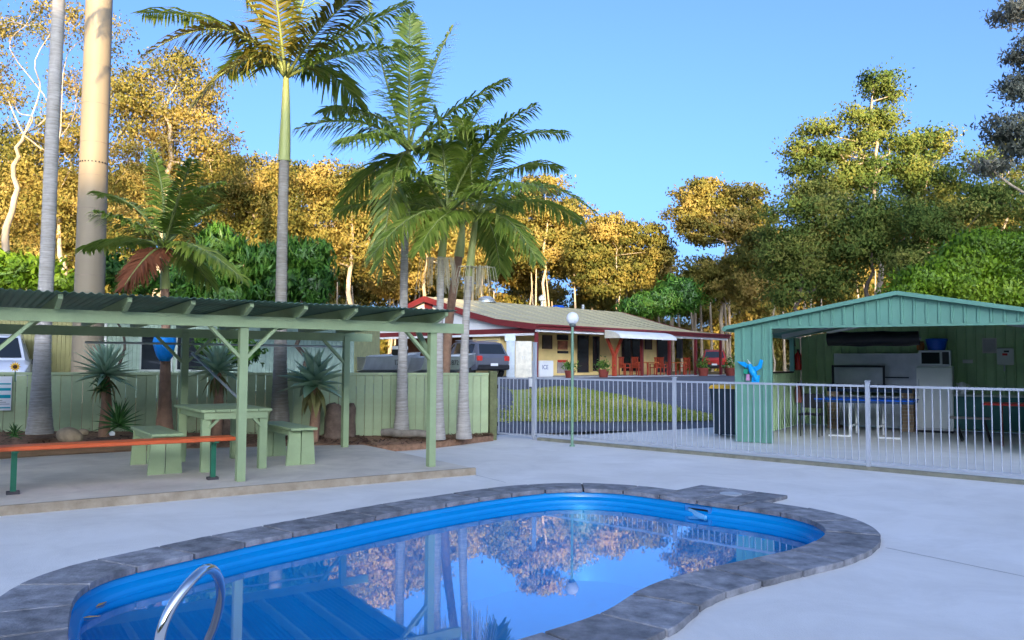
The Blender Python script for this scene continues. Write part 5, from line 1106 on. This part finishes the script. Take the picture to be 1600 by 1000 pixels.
# pale flower strands hanging under two palm crowns
for (px, py, Y, lb) in ((683, 405, 14.2, 'pale cream flower strands hanging under the pale palm crown'), (746, 418, 14.4, 'pale cream flower strands hanging under the rightmost palm crown')):
    o = at(px, py, Y); m = MB()
    for k in range(46):
        a = rr_.uniform(0, 6.28); r = rr_.uniform(.1, .42); e = Vector((r*math.cos(a), r*math.sin(a)*.7, -rr_.uniform(.3, .62))); m.tube([(0, 0, 0), (e.x*.8, e.y*.8, .02), e*1.0], [.008, .007, .004], 4, cap=False)
    ob_ = m.build('palm_flower', cream_fl, fix=False); ob_.location = o; tag(ob_, lb, 'flower', 'palm flower strands')
# blue bag on the small palm
q = at(258, 545, 12.92); bg_ = MB(); N_ = 14
for i, (z, r) in enumerate(((.24, .05), (.21, .15), (.1, .165), (0, .15), (-.12, .125), (-.2, .07))):
    for j in range(N_): a = 2*math.pi*j/N_; k = 1+.10*math.sin(j*2.3+i)+.05*math.sin(j*5); bg_.v.append((q.x+r*k*math.cos(a), q.y+r*k*math.sin(a), q.z+z))
for i in range(5):
    for j in range(N_): bg_.f.append((i*N_+j, i*N_+(j+1) % N_, (i+1)*N_+(j+1) % N_, (i+1)*N_+j))
bg_.f += [tuple(range(N_)), tuple(range(5*N_, 6*N_))]
bg_.xf(Matrix.Translation(-q)); bo_ = bg_.build('plastic_bag', M('blue_bag', (.0, .27, .75), .35, .2, 9, .8, 9), smooth=True); bo_.location = q; tag(bo_, 'crumpled bright blue bag tied round the small palm trunk', 'bag')

# ------------------------------------------------------------------ agaves and strappy plants
def leaf_mesh(name, L, w, th, curl, mat, parent):
    m = MB(); N_ = 7
    for i in range(N_):
        k = i/(N_-1); ww = w*(.55+.75*math.sin(math.pi*(k*.8+.12)))*(1-k**3)+.001; x = L*k; z = curl*L*k*k
        m.v += [(x, -ww, z+ww*.45), (x, 0, z), (x, ww, z+ww*.45), (x, 0, z-th*(1-k))]
    for i in range(N_-1):
        for j in range(4): m.f.append((i*4+j, i*4+(j+1) % 4, (i+1)*4+(j+1) % 4, (i+1)*4+j))
    return m.build(name, mat, parent, smooth=50)
def agave(label, px, py, Y, Rpx, n, stem, w=.045, mat=agave_m, old=6, name='agave', top=85, z0=None):
    c = at(px, py, Y); z0 = bedz(px) if z0 is None else z0; t = thing(name, label, 'plant', (c.x, Y, z0)); hz = c.z-z0; L_ = Rpx*Y/F
    if stem: MB().tube([(0, 0, -.05), (.03, 0, hz*.5), (0, 0, hz)], [.09, .08, .06], 10).build('stem', palm_brown, t, smooth=50)
    src = leaf_mesh('leaf', L_, w, .018, -.12, mat, t); lst = [src]; so2 = leaf_mesh('leaf', L_*.8, w*.8, .012, -.35, agave_y, t) if old else None
    for i in range(n):
        o = src if i == 0 else inst(src, t); k = i/n; el = R(-18+ (top+18)*k**.9); a = i*2.39996
        o.location = (0, 0, hz+.02+.06*k); o.rotation_euler = Euler((random.uniform(-.2, .2), -el, a+random.uniform(-.15, .15)), 'XYZ'); s_ = random.uniform(.85, 1.1); o.scale = (s_, s_, s_)
    for i in range(old):
        o = so2 if i == 0 else inst(so2, t); o.location = (0, 0, hz-.02); o.rotation_euler = Euler((0, R(45+random.uniform(-12, 25)), i*6.283/old+.4), 'XYZ')
agave('spiky blue green agave on a stem next to the far left palm', 165, 588, 12.5, 52, 60, True, w=.03, old=12)
agave('spiky green agave behind the picnic table and shelter post', 340, 582, 13.3, 50, 46, True, w=.042, old=8)
agave('broad leaved agave with yellowing lower leaves right of the tallest palm', 491, 605, 13.7, 56, 36, True, w=.085, old=9)
agave('low strappy green plant on the bed under the left agave', 185, 668, 12.2, 42, 40, False, w=.018, mat=M('strap_leaf', (.05, .14, .03), .5, .2, 3, rnd=.2), old=0, name='strappy_plant')
agave('small leafy tuft hanging under the left agave', 160, 612, 12.4, 22, 26, False, w=.02, mat=M('strap_leaf', (.05, .14, .03)), old=0, name='leafy_tuft')
agave('tiny grass tuft behind the orange seat', 22, 683, 11.3, 16, 24, False, w=.006, mat=M('strap_leaf', (.05, .14, .03)), old=0, name='grass_tuft', z0=.2)
